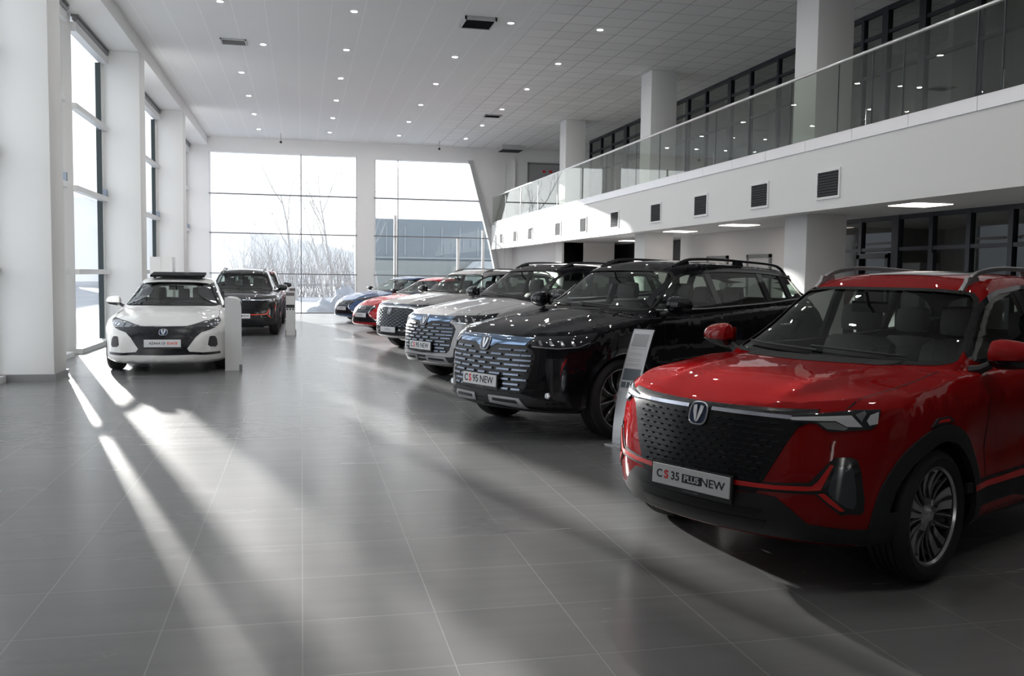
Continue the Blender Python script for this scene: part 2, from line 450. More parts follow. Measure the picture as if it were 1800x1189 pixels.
# glass balustrade
bal = thing('glass_balustrade', 'long frameless glass balustrade with a slim handrail on the mezzanine edge', 'balustrade', (FX+0.04, Y0, 3.5))
joints = [Y1-0.05]
y = 24.17
JY = [36.0, 33.6, 31.2, 28.8, 26.5, 24.17, 22.0, 19.9, 18.5, 17.15, 15.8, 14.5, 13.15, 11.85, 11.05, 10.4, 9.1, 8.7, 7.4, 6.1, 4.8, 3.5, 2.2, 0.9, -0.4, -1.7, -3.0]
for a, b in zip(JY[:-1], JY[1:]):
    MB().box(-0.006, 0.006, b+0.008-Y0, a-0.008-Y0, 0.10, 1.07).build('glass_panel', BALGLASS, bal)
    MB().box(-0.007, 0.007, b-0.007-Y0, b+0.007-Y0, 0.10, 1.07).build('panel_joint', GASK, bal)
MB().tube([(0, Y1-0.1-Y0, 1.09), (0, -3.0-Y0, 1.09)], 0.024, 10).build('handrail', ALU, bal, smooth=40)
# columns carrying the mezzanine and roof
for y in (-0.85, 6.5, 13.9, 21.3, 28.7):
    c = MB(); c.box(8.20, 8.86, y, y+0.70, 3.44, CZ); c.box(8.12, 8.86, y, y+0.72, 0, 2.64)
    o = c.build('column', WHITE); bevel(o, 0.012, 2); struct(o, 'white square column under and over the mezzanine')

# upper floor: dark framed glazed partition with rooms behind
UPX = 10.39
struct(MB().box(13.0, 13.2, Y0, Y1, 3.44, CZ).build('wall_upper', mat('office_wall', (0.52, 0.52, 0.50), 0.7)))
def partition(n, X, ya, yb, z0, z1, muls, trans, wide=(), label='', panes=PARTGLASS):
    p = thing('window_%d' % n, label, 'x', (X, ya, z0)); p['kind'] = 'structure'; del p['category']
    f = MB(); H_ = z1-z0; L = yb-ya
    f.box(-0.04, 0.04, 0, L, H_-0.09, H_); f.box(-0.04, 0.04, 0, L, 0, 0.08)
    for z in trans: f.box(-0.035, 0.035, 0, L, z-z0-0.03, z-z0+0.03)
    for m_ in muls: f.box(-0.045, 0.045, m_-ya-0.045, m_-ya+0.045, 0, H_)
    for m_ in wide: f.box(-0.05, 0.05, m_-ya-0.09, m_-ya+0.09, 0, H_)
    f.build('black_frame', DFRAME, p)
    MB().quad((0, 0, 0), (0, L, 0), (0, L, H_), (0, 0, H_)).build('glass_pane', panes, p)
    return p
upm = [33.0, 31.7, 30.5, 29.25, 25.3, 24.12, 22.96, 20.47, 19.16, 17.8, 15.95, 12.83, 10.1, 8.8, 7.5, 5.0, 2.5, 0]
partition(22, UPX, -2, 33.05, 3.5, CZ, upm, [6.05, 5.35], [29.1, 21.55, 15.25, 14.2, 27.6], 'black framed glass partition on the upper floor')
for k, y in enumerate((15.7, 22.3, 12.2, 29.9)):
    hd = tag(MB().tube([(UPX-0.07, y, 4.4), (UPX-0.07, y, 4.75)], 0.012, 8).tube([(UPX-0.12, y, 4.55), (UPX, y, 4.55)], 0.008, 6).build('door_handle', CHROME, None, smooth=40), 'x', 'x')
    del hd['category']; hd['label'] = 'steel pull handle on the upper glass door'
    hd.parent = bpy.data.objects['window_22']; hd.matrix_parent_inverse = Matrix.Translation((-UPX, 2, -3.5))
# partition walls between the upper rooms
o = MB()
for y in (33.0, 28.6, 24.6, 18.5, 13.6, 9.5): o.box(UPX+0.06, 13.0, y-0.06, y+0.06, 3.44, CZ)
struct(o.build('wall_offices', mat('office_wall', (0.52, 0.52, 0.50), 0.7)))
# door at the far end of the upper floor, with a red sign
d = thing('door_1', 'grey door on the upper floor in the end wall', 'door', (9.45, Y1-0.02, 3.44)); d['kind'] = 'structure'; del d['category']
MB().box(-0.64, 0.64, -0.03, 0, 0, 2.52).build('door_leaf', mat('door_grey', (0.36, 0.36, 0.37), 0.5), d)
MB().box(-0.70, -0.64, -0.05, 0, 0, 2.58).box(0.64, 0.70, -0.05, 0, 0, 2.58).box(-0.7, 0.7, -0.05, 0, 2.52, 2.58).build('door_frame', mat('door_trim_grey', (0.2, 0.2, 0.2), 0.5), d)
e = thing('exit_sign', 'small red and white sign on the far upper floor door', 'sign', (9.55, Y1-0.06, 5.69))
MB().box(-0.30, 0.30, -0.012, 0, -0.06, 0.06).build('sign_board', mat('sign_grey', (0.4, 0.4, 0.41), 0.5), e)
MB().box(-0.20, -0.07, -0.016, -0.013, -0.045, 0.045).box(0.07, 0.20, -0.016, -0.013, -0.045, 0.045).build('red_field', mat('sign_red', (0.75, 0.02, 0.02), 0.5), e)
struct(MB().box(8.2, 8.25, Y1-0.10, Y1, 3.5, 6.1).build('trim_4', WHITE))

# ground floor under the mezzanine
GX = 9.65
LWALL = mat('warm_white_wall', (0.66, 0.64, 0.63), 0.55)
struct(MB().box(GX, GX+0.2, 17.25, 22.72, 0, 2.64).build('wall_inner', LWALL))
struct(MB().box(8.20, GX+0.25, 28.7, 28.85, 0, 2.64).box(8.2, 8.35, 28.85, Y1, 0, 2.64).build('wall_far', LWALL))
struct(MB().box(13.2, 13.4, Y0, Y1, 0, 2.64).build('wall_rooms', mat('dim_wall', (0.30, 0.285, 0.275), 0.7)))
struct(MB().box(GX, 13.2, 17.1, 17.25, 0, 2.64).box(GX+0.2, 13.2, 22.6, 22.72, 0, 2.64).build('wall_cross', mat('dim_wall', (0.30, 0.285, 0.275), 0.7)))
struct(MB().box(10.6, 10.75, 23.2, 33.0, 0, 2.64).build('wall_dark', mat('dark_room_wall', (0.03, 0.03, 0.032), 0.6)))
partition(23, GX, 2.0, 17.1, 0, 2.66, [14.66, 12.77, 11.93, 11.09, 10.25, 9.4, 8.5, 16.0, 6.5, 4.5], [2.08], [13.66, 17.0], 'black framed glass partition under the mezzanine')
fr = MB()   # the portal of the glass door
fr.box(-0.07, -0.01, 14.62-2, 14.70-2, 0, 2.0).box(-0.07, -0.01, 13.80-2, 13.88-2, 0, 2.0).box(-0.07, -0.01, 13.80-2, 14.70-2, 1.93, 2.02)
fr.box(-0.07, -0.01, 12.66-2, 12.72-2, 0, 2.0)
fr.build('door_frame', DFRAME, bpy.data.objects['window_23'])
for n, ya, yb in ((2, 19.89, 21.0), (3, 17.86, 18.93)):
    d = thing('door_%d' % n, 'grey flush door in the inner white wall', 'door', (GX, (ya+yb)/2, 0)); d['kind'] = 'structure'; del d['category']
    h = (yb-ya)/2
    MB().box(-0.03, 0, -h+0.08, h-0.08, 0, 2.0).build('door_leaf', mat('flush_door', (0.52, 0.50, 0.49), 0.4), d)
    MB().box(-0.045, 0, -h, -h+0.07, 0, 2.08).box(-0.045, 0, h-0.07, h, 0, 2.08).box(-0.045, 0, -h, h, 2.01, 2.08).build('door_frame', mat('door_trim_grey', (0.2, 0.2, 0.2), 0.5), d)
# ceiling light panels under the mezzanine
PANEL = mat('light_panel', (0.9, 0.9, 0.9), 0.5, emit=(1.0, 0.88, 0.80), es=4.0)
for x, y, lab in ((8.5, 11.55, 'lit ceiling panel under the mezzanine above the red car'), (8.6, 17.3, 'lit ceiling panel under the mezzanine before the white doors'), (8.6, 20.3, 'lit ceiling panel under the mezzanine beside the middle column'), (9.6, 26.3, 'lit ceiling panel in the dark far opening')):
    p = thing('ceiling_panel_light', lab, 'light', (x, y, 2.64), 0, 'light panels under the mezzanine')
    MB().box(-0.3, 0.3, -0.3, 0.3, -0.02, -0.008).build('diffuser', PANEL, p)
    MB().box(-0.32, 0.32, -0.32, 0.32, -0.010, 0).build('housing', WFRAME, p)
# faint line of the reception furniture seen behind the glass
for y, lab in ((12.2, 'pale cabinet behind the ground floor partition, near one'), (15.9, 'pale cabinet behind the ground floor partition, far one')):
    c = thing('office_cabinet', lab, 'cabinet', (11.6, y, 0))
    MB().box(-0.2, 0.2, -0.5, 0.5, 0.0, 1.9).build('cabinet_body', mat('pale_cabinet', (0.5, 0.5, 0.5), 0.5), c)
    MB().box(-0.215, -0.2, -0.49, -0.005, 0.07, 1.88).build('cabinet_door', mat('pale_cabinet_door', (0.56, 0.56, 0.56), 0.4), c)
    MB().box(-0.215, -0.2, 0.005, 0.49, 0.07, 1.88).build('cabinet_door', mat('pale_cabinet_door', (0.56, 0.56, 0.56), 0.4), c)

# ------------------------------------------------------------------ ceiling fittings
LENS = mat('downlight_lens', (0.95, 0.95, 0.95), 0.4, emit=(1.0, 0.97, 0.93), es=480.0)
RING = mat('downlight_ring', (0.82, 0.82, 0.82), 0.4)
grid = []
rows = [18.15, 21.27, 24.37, 27.5, 30.63, 33.78]
for ri, y in enumerate(rows):
    for ci, x in enumerate((-1.45, 0.98, 3.42, 5.86)):
        if ri == 0 and ci == 2: x = 4.02
        if ri == 1 and ci == 0: x = -0.81
        grid.append((x, y, ri, ci))
for ri, y in enumerate((15.03, 11.9, 8.78, 5.66, 2.5)):
    for ci, x in enumerate((-1.45, 0.98, 3.42, 5.86)): grid.append((x, y, -1-ri, ci))
colw = ['first column from the left', 'second column from the left', 'third column from the left', 'rightmost column']
roww = ['nearest visible row', 'second nearest row', 'third row', 'fourth row', 'fifth row', 'farthest row by the end wall']
dl0 = None
def copy_thing(src, loc, rz=None, label=None):
    c = src.copy(); COL.objects.link(c); c.location = loc
    if rz is not None: c.rotation_euler = (0, 0, rz)
    if label: c['label'] = label
    for ch in src.children:
        d = ch.copy(); COL.objects.link(d); d.parent = c
        for g in ch.children:
            e = g.copy(); COL.objects.link(e); e.parent = d
    return c
for x, y, ri, ci in grid:
    lab = 'ceiling downlight, %s, %s' % (roww[ri], colw[ci]) if ri >= 0 else 'round downlight in the ceiling over the cars, above the picture'
    if dl0 is None:
        dl0 = thing('downlight', lab, 'light', (x, y, CZ), 0, 'ceiling downlights')
        MB().lathe([(0.0, -0.012), (0.055, -0.012), (0.055, -0.002)], 16, 'z').build('lens', LENS, dl0)
        MB().lathe([(0.056, -0.014), (0.078, -0.010), (0.08, 0.0)], 16, 'z').build('ring', RING, dl0)
    else: copy_thing(dl0, (x, y, CZ), None, lab)
def ceiling_vent(x0, x1, y0, y1, drop, lab, n=10, lm=None):
    v = thing('ceiling_vent', lab, 'vent', ((x0+x1)/2, (y0+y1)/2, CZ)); a, b = (x1-x0)/2, (y1-y0)/2
    MB().box(-a, a, -b, -b+0.03, -drop, 0).box(-a, a, b-0.03, b, -drop, 0).box(-a, -a+0.03, -b, b, -drop, 0).box(a-0.03, a, -b, b, -drop, 0).build('vent_frame', mat('vent_metal', (0.5, 0.5, 0.5), 0.4), v)
    s = MB(); s.box(-a+0.03, a-0.03, -b+0.03, b-0.03, -0.012, -0.004)
    for k in range(n):
        y = -b+0.05+k*(2*b-0.1)/(n-1); s.prism([(-a+0.03, y-0.012, -drop*0.95), (-a+0.03, y+0.012, -drop*0.4), (-a+0.03, y+0.015, -drop*0.4), (-a+0.03, y-0.009, -drop*0.95)], (2*a-0.06, 0, 0))
    s.build('louvres', lm or SIDEBLK, v)
ceiling_vent(3.07, 3.69, 17.88, 18.57, 0.07, 'dark square air grille hanging open in the ceiling')
ceiling_vent(-1.69, -1.15, 20.95, 21.45, 0.03, 'closed white-edged air grille in the ceiling at left', lm=mat('pale_louvres', (0.55, 0.55, 0.55), 0.6))
ceiling_vent(5.55, 6.08, 28.5, 28.95, 0.03, 'small slot vent in the far ceiling before the end wall')
v = thing('air_conditioning_cassette', 'boxy grey cassette unit hanging from the ceiling near the end wall', 'air conditioner', (7.9, 35.4, CZ))
MB().box(-0.42, 0.42, -0.42, 0.42, -0.16, -0.002).build('casing', mat('vent_metal', (0.5, 0.5, 0.5), 0.4), v)
MB().box(-0.40, 0.40, -0.40, 0.40, -0.175, -0.161).build('intake_grille', SIDEBLK, v)
for k, (x, lab) in enumerate(((-0.72, 'small black sensor hanging on a wire above the left end window'), (5.0, 'small black sensor hanging on a wire above the right end window'))):
    p = thing('hanging_sensor', lab, 'sensor', (x, 34.6, CZ), 0, 'hanging sensors')
    MB().tube([(0, 0, 0), (0, 0, -0.28)], 0.006, 6).build('wire', BLKMAT, p)
    MB().lathe([(0.0, -0.36), (0.035, -0.35), (0.045, -0.31), (0.035, -0.27), (0.0, -0.26)], 12, 'z').build('sensor_head', BLKMAT, p, smooth=50)

# ------------------------------------------------------------------ cars: surface generator
def halfoutline(xc, xf, xr, w, pf, pr_, n1, n2, n3, af, ar):
    """half plan outline from the front centre round to the rear centre (y >= 0)"""
    def cap(a, p, q, n):
        th = np.linspace(0, PI/2, 400)
        X = a*np.abs(np.cos(th))**(2/p); Y = w*np.abs(np.sin(th))**(2/q)
        s = np.concatenate([[0], np.cumsum(np.hypot(np.diff(X), np.diff(Y)))]); t = np.linspace(0, s[-1], n+1)
        return np.interp(t, s, X), np.interp(t, s, Y)
    X1, Y1_ = cap(af, pf[0], pf[1], n1); X3, Y3 = cap(ar, pr_[0], pr_[1], n3)
    xa, xb = xf-af, xr+ar
    xs = np.linspace(xa, xb, n2+1)[1:-1]
    X = np.concatenate([xa+X1, xs, (xb-X3)[::-1]]); Y = np.concatenate([Y1_, np.full(len(xs), w), Y3[::-1]])
    return X, Y
def stack_mesh(S, name, n1=26, n2=70, n3=20, ndeck=14):
    T = S['levels']; fx, rx, hw = pch(S['front']), pch(S['rear']), pch(S['halfw'])
    zb, zt, cr_ = pch(S['zb']), pch(S['zt']), pch(S['crown'])
    rows = []
    for t in T:
        X, Y = halfoutline(0, float(fx(t)), float(rx(t)), float(hw(t)), S['pf'], S['pr'], n1, n2, n3, S['af'], S['ar'])
        if 'wx' in S: Y = Y*pch(S['wx'])(X)
        Z = zb(X)+(zt(X)-zb(X))*t
        if 'mod' in S: X, Y, Z = S['mod'](X, Y, Z, t)
        rows.append((X, Y, Z))
    n = len(rows[0][0])
    V = []; F = []
    def ring(X, Y, Z):
        b = len(V)
        for i in range(n): V.append((X[i], Y[i], Z[i]))
        for i in range(n-2, 0, -1): V.append((X[i], -Y[i], Z[i]))
        return b
    R = 2*n-2
    starts = [ring(*r) for r in rows]
    X, Y, Z = rows[-1]
    lo, hi = X[-1]+S['spine'][1], X[0]-S['spine'][0]
    sxp = np.clip(X, lo, hi)
    dstarts = []
    for k in range(1, ndeck+1):
        r = k/(ndeck+1); r_ = r
        Xk = X+(sxp-X)*r_; Yk = Y*(1-r_)
        Zk = zt(Xk)+cr_(Xk)*(1-(1-r_)**S.get('cpow', 2.2))
        if 'deck' in S: Zk = Zk+S['deck'](Xk, Yk, Zk)
        dstarts.append(ring(Xk, Yk, Zk))
    allr = starts+dstarts
    for a, b in zip(allr[:-1], allr[1:]):
        for i in range(R):
            j = (i+1) % R; F.append((a+i, a+j, b+j, b+i))
    # close the deck on the spine, close the bottom
    a = dstarts[-1]; sp = []
    Zs = zt(sxp)+cr_(sxp)
    if 'deck' in S: Zs = Zs+S['deck'](sxp, sxp*0, Zs)
    b0 = len(V)
    for i in range(n): V.append((sxp[i], 0, Zs[i]))
    for i in range(n-1):
        F.append((a+i, a+i+1, b0+i+1, b0+i))
        li = (a+R-i) if i > 0 else a
        F.append((a+R-(i+1) if i+1 < n-1 else a+n-1, li, b0+i, b0+i+1))
    s = starts[0]; c0 = len(V); Xb, Yb, Zb = rows[0]
    for i in range(n): V.append((Xb[i], 0, Zb[i]))
    for i in range(n-1):
        F.append((s+i+1, s+i, c0+i, c0+i+1))
        li = (s+R-i) if i > 0 else s
        F.append((li, s+R-(i+1) if i+1 < n-1 else s+n-1, c0+i+1, c0+i))
    me = bpy.data.meshes.new(name); me.from_pydata(V, [], F)
    bm = bmesh.new(); bm.from_mesh(me)
    bmesh.ops.remove_doubles(bm, verts=bm.verts, dist=3e-4)
    bmesh.ops.dissolve_degenerate(bm, dist=1e-4, edges=bm.edges)
    bmesh.ops.recalc_face_normals(bm, faces=bm.faces)
    bm.to_mesh(me); bm.free()
    me.polygons.foreach_set('use_smooth', [True]*len(me.polygons))
    return me
def levels(n, extra=()):
    return sorted(set([round(i/n, 4) for i in range(n+1)]+list(extra)))
def tmpobj(me, name='tmp'):
    o = bpy.data.objects.new(name, me); COL.objects.link(o); return o
def prism_mesh(pts, ext, name='cut'):
    b = MB().prism(pts, ext); me = bpy.data.meshes.new(name); me.from_pydata(b.v, [], b.f)
    bm = bmesh.new(); bm.from_mesh(me); bmesh.ops.recalc_face_normals(bm, faces=bm.faces); bm.to_mesh(me); bm.free()
    return me
def boolean(base, ops):
    o = tmpobj(base); others = []
    for op, me in ops:
        c = tmpobj(me); others.append(c)
        md = o.modifiers.new('b', 'BOOLEAN'); md.operation = op; md.object = c; md.solver = 'EXACT'
    dg = bpy.context.evaluated_depsgraph_get(); dg.update()
    me = bpy.data.meshes.new_from_object(o.evaluated_get(dg))
    for q in others+[o]: bpy.data.objects.remove(q, do_unlink=True)
    return me
class Skin:
    """the uncut outer surface: ray casts and smooth normals"""
    def __init__(s, meshes):
        s.parts = []
        for me in meshes:
            bm = bmesh.new(); bm.from_mesh(me); bmesh.ops.triangulate(bm, faces=bm.faces); bm.normal_update()
            t = BVHTree.FromBMesh(bm); bm.verts.ensure_lookup_table(); bm.faces.ensure_lookup_table()
            co = [v.co.copy() for v in bm.verts]; no = [v.normal.copy() for v in bm.verts]
            fs = [tuple(v.index for v in f.verts) for f in bm.faces]; bm.free()
            s.parts.append((t, co, no, fs))
    def _norm(s, part, fi, p):
        t, co, no, fs = part; a, b, c = fs[fi]; A, B, C = co[a], co[b], co[c]
        v0, v1, v2 = B-A, C-A, p-A
        d00, d01, d11, d20, d21 = v0.dot(v0), v0.dot(v1), v1.dot(v1), v2.dot(v0), v2.dot(v1)
        den = d00*d11-d01*d01
        if abs(den) < 1e-14: return no[a].copy()
        v = (d11*d20-d01*d21)/den; w = (d00*d21-d01*d20)/den; u = 1-v-w
        u, v, w = max(0, u), max(0, v), max(0, w)
        r = no[a]*u+no[b]*v+no[c]*w
        return r.normalized() if r.length > 0 else no[a].copy()
    def ray(s, o, d):
        best = None
        for p in s.parts:
            h = p[0].ray_cast(o, d)
            if h[0] is not None and (best is None or h[3] < best[0]): best = (h[3], h[0], p, h[2])
        if best is None: return None
        return best[1], s._norm(best[2], best[3], best[1])
    def near(s, q):
        best = None
        for k, p in enumerate(s.parts):
            h = p[0].find_nearest(q)
            if h[0] is not None and (best is None or h[3] < best[0]): best = (h[3], h[0], p, h[2], k)
        return best[0], best[1], s._norm(best[2], best[3], best[1]), best[4]
def _match(s, q, fn, tol):
    best = None
    for k, p in enumerate(s.parts):
        h = p[0].find_nearest(q)
        if h[0] is None or h[3] > tol: continue
        n = s._norm(p, h[2], h[1])
        if n.dot(fn) > 0.5 and (best is None or h[3] < best[0]): best = (h[3], n, k)
    return best
Skin.match = _match
DIRS = {'F': (-1, 0, 0), 'R': (1, 0, 0), 'L': (0, -1, 0), 'T': (0, 0, -1)}
def frame_of(d):
    n = -Vector(d).normalized()
    if abs(n.z) > 0.9: u = Vector((1, 0, 0)); v = n.cross(u).normalized(); u = v.cross(n)
    else: u = Vector((0, 0, 1)).cross(n).normalized(); v = n.cross(u)
    return n, u, v
def smooth_poly(pts, it=1, ratio=0.22):
    """Chaikin corner cutting of a closed outline"""
    for _ in range(it):
        o = []
        for i in range(len(pts)):
            a, b = Vector(pts[i]), Vector(pts[(i+1) % len(pts)])
            o += [a.lerp(b, ratio), a.lerp(b, 1-ratio)]
        pts = o
    return pts
def to3(view, pts):
    if view == 'F' or view == 'R': return [(0, a, b) for a, b in pts]
    if view == 'L': return [(a, 0, b) for a, b in pts]
    return [(a, b, 0) for a, b in pts]
def drape(skin, pts3, d, off=0.003, thick=0.012, step=0.04, name='panel', mats=None, parent=None, mirror=False, holes=(), smooth=0, maxdepth=None):
    """lays a closed outline onto the body along direction d; skirt goes back into the body"""
    pts3 = [Vector(p) for p in pts3]
    if smooth: pts3 = smooth_poly(pts3, smooth)
    if mirror: pts3 = [Vector((p.x, -p.y, p.z)) for p in pts3]; d = (d[0], -d[1], d[2])
    n, u, v = frame_of(d)
    P2 = [Vector((p.dot(u), p.dot(v))) for p in pts3]
    bm = bmesh.new(); vs = [bm.verts.new((q.x, q.y, 0)) for q in P2]
    tris = tessellate_polygon([[Vector((q.x, q.y, 0)) for q in P2]])
    for t in tris:
        try: bm.faces.new([vs[i] for i in t])
        except ValueError: pass
    xs = [q.x for q in P2]; ys = [q.y for q in P2]
    for ax, lo, hi in ((0, min(xs), max(xs)), (1, min(ys), max(ys))):
        k = math.floor(lo/step)+1
        while k*step < hi:
            co = [0, 0, 0]; no = [0, 0, 0]; co[ax] = k*step; no[ax] = 1
            bmesh.ops.bisect_plane(bm, geom=bm.verts[:]+bm.edges[:]+bm.faces[:], plane_co=co, plane_no=no, dist=1e-5); k += 1
    # drop interior tessellation edges where possible
    bmesh.ops.dissolve_limit(bm, angle_limit=0.01, verts=[], edges=[e for e in bm.edges if len(e.link_faces) == 2 and not _axis(e)])
    bmesh.ops.triangulate(bm, faces=[f for f in bm.faces if len(f.verts) > 4])
    NO = {}
    bm.verts.ensure_lookup_table()
    for q in bm.verts:
        o = u*q.co.x+v*q.co.y+n*4.0
        h = skin.ray(o, -n)
        if h is None:
            c = skin.near(o-n*(4.0-0.9)); p, nn = c[1], c[2]
        else: p, nn = h
        NO[q.index] = nn
        q.co = p+nn*off
    bm.normal_update()
    for f in bm.faces:
        if f.normal.dot(n) < 0: f.normal_flip()
    nv = len(bm.verts)
    if thick:
        be = [e for e in bm.edges if len(e.link_faces) == 1]
        r = bmesh.ops.extrude_edge_only(bm, edges=be)
        for q in r['geom']:
            if isinstance(q, bmesh.types.BMVert): q.co = q.co-n*thick
    bm.verts.index_update()
    me = bpy.data.meshes.new(name); bm.to_mesh(me); bm.free()
    me.polygons.foreach_set('use_smooth', [True]*len(me.polygons))
    ln = [(0, 0, 0)]*len(me.loops)
    for p in me.polygons:
        sk = any(me.loops[l].vertex_index >= nv for l in p.loop_indices)
        for l in p.loop_indices:
            vi = me.loops[l].vertex_index
            ln[l] = tuple(p.normal) if sk or vi not in NO else tuple(NO[vi])
    me.normals_split_custom_set(ln)
    return link(name, me, parent, mats if isinstance(mats, (list, tuple)) else [mats])
def _axis(e):
    a, b = e.verts[0].co, e.verts[1].co
    return abs(a.x-b.x) < 2e-5 or abs(a.y-b.y) < 2e-5
def draped_line(skin, path3, d, w=0.006, off=0.0015, name='shut_line', mats=None, parent=None, mb=None, closed=False, thick=0.0, step=0.03):
    n, u, v = frame_of(d); P = [Vector((Vector(p).dot(u), Vector(p).dot(v))) for p in path3]
    if closed: P.append(P[0])
    Q = []
    for a, b in zip(P[:-1], P[1:]):
        k = max(1, int((b-a).length/step))
        for i in range(k): Q.append(a.lerp(b, i/k))
    Q.append(P[-1])
    ww = w if hasattr(w, '__len__') else None
    own = mb is None; mb = mb or MB(); prev = None
    for i, q in enumerate(Q):
        t = (Q[min(i+1, len(Q)-1)]-Q[max(i-1, 0)]); t = t.normalized() if t.length else Vector((1, 0)); s = Vector((-t.y, t.x))
        wd = (ww[0]+(ww[1]-ww[0])*i/(len(Q)-1)) if ww else w
        cur = []
        for sg in (-1, 1):
            c = q+s*wd*0.5*sg; h = skin.ray(u*c.x+v*c.y+n*4, -n)
            if h is None: cur = None; break
            cur.append((h[0]+h[1]*off, h[0]+h[1]*(off-thick)))
        if cur and prev and (cur[0][0]-prev[0][0]).length < 0.15:
            mb.quad(prev[0][0], prev[1][0], cur[1][0], cur[0][0])
            if thick:
                mb.quad(prev[0][1], prev[0][0], cur[0][0], cur[0][1]); mb.quad(prev[1][0], prev[1][1], cur[1][1], cur[1][0])
        prev = cur
    if own: return mb.build(name, mats, parent, recalc=False)
def mirrored(path): return [(p[0], -p[1], p[2]) for p in path]
def mdir(d): return (d[0], -d[1], d[2])

# ------------------------------------------------------------------ wheels
def wheel(parent, x, y, R, rim, side, style, hub_label=None, steer=0.0, width=0.225):
    """style: 'petal' (five petals and black twin spokes), 'blade' (ten thin blades), 'five'"""
    s = 1 if side > 0 else -1
    w = bpy.data.objects.new('wheel', None); COL.objects.link(w); w.parent = parent
    w.location = (x, y, R); w.rotation_euler = (0, 0, steer)
    hw = width/2
    prof = [(rim-0.012, hw-0.035), (rim+0.004, hw-0.008), (rim+0.03, hw+0.002), ((rim+R)/2, hw+0.006), (R-0.03, hw-0.004), (R-0.008, hw-0.022), (R, hw-0.045)]
    gr = []
    for k in range(4):
        c = -hw+0.06+k*(2*hw-0.12)/3
        gr += [(R, c+0.006), (R-0.008, c+0.005), (R-0.008, c-0.005), (R, c-0.006)]
    gr = sorted(gr, key=lambda q: -q[1])
    full = prof+gr+[(r, -h) for r, h in prof[::-1]]
    MB().lathe(full, 56, 'y').build('tyre', RUBBER, w, smooth=30)
    o = hw-0.02
    MB().lathe([(rim-0.002, s*(o)), (rim-0.016, s*(o-0.004)), (rim-0.024, s*(o-0.03)), (rim-0.035, s*(-o)), (rim-0.004, s*(-o))], 48, 'y').build('rim_barrel', RIMBLK, w, smooth=40)
    MB().lathe([(rim+0.004, s*(o+0.006)), (rim-0.006, s*(o+0.008)), (rim-0.016, s*(o-0.004))], 56, 'y').build('rim_lip', RIMSIL, w, smooth=40)
    MB().lathe([(0.0, s*0.01), (rim*0.72, s*0.01), (rim*0.72, s*-0.012), (0.0, s*-0.012)], 40, 'y').build('brake_disc', DISC, w, smooth=30)
    sil = MB(); blk = MB()
    def spoke(mb, a0, w0, a1, w1, r0, r1, dep=0.0, th=0.03, curve=0.02):
        secs = 5; pr_ = None
        for k in range(secs+1):
            t = k/secs; r = r0+(r1-r0)*t; a = a0+(a1-a0)*t; wd = w0+(w1-w0)*t
            yy = s*(o-0.006-dep-curve*math.sin(PI*t)-0.014*(1-t))
            c, sn = math.cos(a), math.sin(a); px, pz = -sn, c
            ce = Vector((r*c, yy, r*sn)); L = ce-Vector((px, 0, pz))*wd/2; Rr = ce+Vector((px, 0, pz))*wd/2; bk = Vector((0, -s*th, 0))
            cur = [L, Rr, Rr+bk, L+bk]
            if pr_:
                for i in range(4): j = (i+1) % 4; mb.quad(pr_[i], pr_[j], cur[j], cur[i])
            pr_ = cur
    st = 2*PI/5
    for k in range(5):
        a = k*st+0.3
        if style == 'petal':
            spoke(sil, a, 0.045, a+0.06, 0.135, 0.055, rim-0.014, 0.002)
            spoke(blk, a-0.03, 0.01, a+0.04, 0.022, 0.09, rim-0.03, -0.003, 0.02)
            for q in (-1, 1):
                spoke(blk, a+st/2+q*0.20, 0.026, a+st/2+q*0.13, 0.030, 0.055, rim-0.014, 0.006)
                spoke(sil, a+st/2+q*0.20, 0.005, a+st/2+q*0.13, 0.006, 0.06, rim-0.014, 0.003, 0.012)
            spoke(blk, a+st/2, 0.05, a+st/2, 0.02, 0.05, rim-0.05, 0.02)
        elif style == 'blade':
            for q in (0, 1):
                aa = a+q*st/2
                spoke(blk, aa, 0.035, aa+0.10, 0.060, 0.05, rim-0.012, 0.004)
                spoke(sil, aa+0.10, 0.010, aa+0.19, 0.016, 0.06, rim-0.014, 0.0, 0.012)
        else:
            spoke(sil, a-0.12, 0.03, a-0.07, 0.035, 0.05, rim-0.012); spoke(sil, a+0.12, 0.03, a+0.07, 0.035, 0.05, rim-0.012)
    sil.build('spokes', RIMSIL, w, smooth=30)['label'] = 'machined silver spokes'
    if blk.v: blk.build('spokes', RIMBLK, w, smooth=30)['label'] = 'gloss black spokes'
    MB().lathe([(0.0, s*(o-0.004)), (0.026, s*(o-0.006)), (0.034, s*(o-0.014)), (0.07, s*(o-0.03)), (0.07, s*(o-0.06))], 24, 'y').build('hub_cap', RIMSIL, w, smooth=40)
    return w

def text_mesh(txt, size, name, matl, parent, M, depth=0.001, bold=0.0, sx_=1.0, spacing=1.0):
    cu = bpy.data.curves.new(name, 'FONT'); cu.body = txt; cu.size = size; cu.extrude = depth; cu.offset = bold
    cu.align_x = 'CENTER'; cu.align_y = 'CENTER'; cu.space_character = spacing
    o = bpy.data.objects.new(name, cu); COL.objects.link(o)
    dg = bpy.context.evaluated_depsgraph_get(); dg.update()
    me = bpy.data.meshes.new_from_object(o.evaluated_get(dg)); bpy.data.objects.remove(o, do_unlink=True); bpy.data.curves.remove(cu)
    me.transform(M @ Matrix.Diagonal((sx_, 1, 1, 1))); me.materials.clear(); me.materials.append(matl)
    return link(name, me, parent)
def facing(p, n, up=(0, 0, 1)):
    """matrix at p whose local z looks along n and y up"""
    n = Vector(n).normalized(); u = Vector(up).cross(n).normalized(); v = n.cross(u)
    M = Matrix.Identity(4)
    for i in range(3): M[i][0] = u[i]; M[i][1] = v[i]; M[i][2] = n[i]; M[i][3] = p[i]
    return M
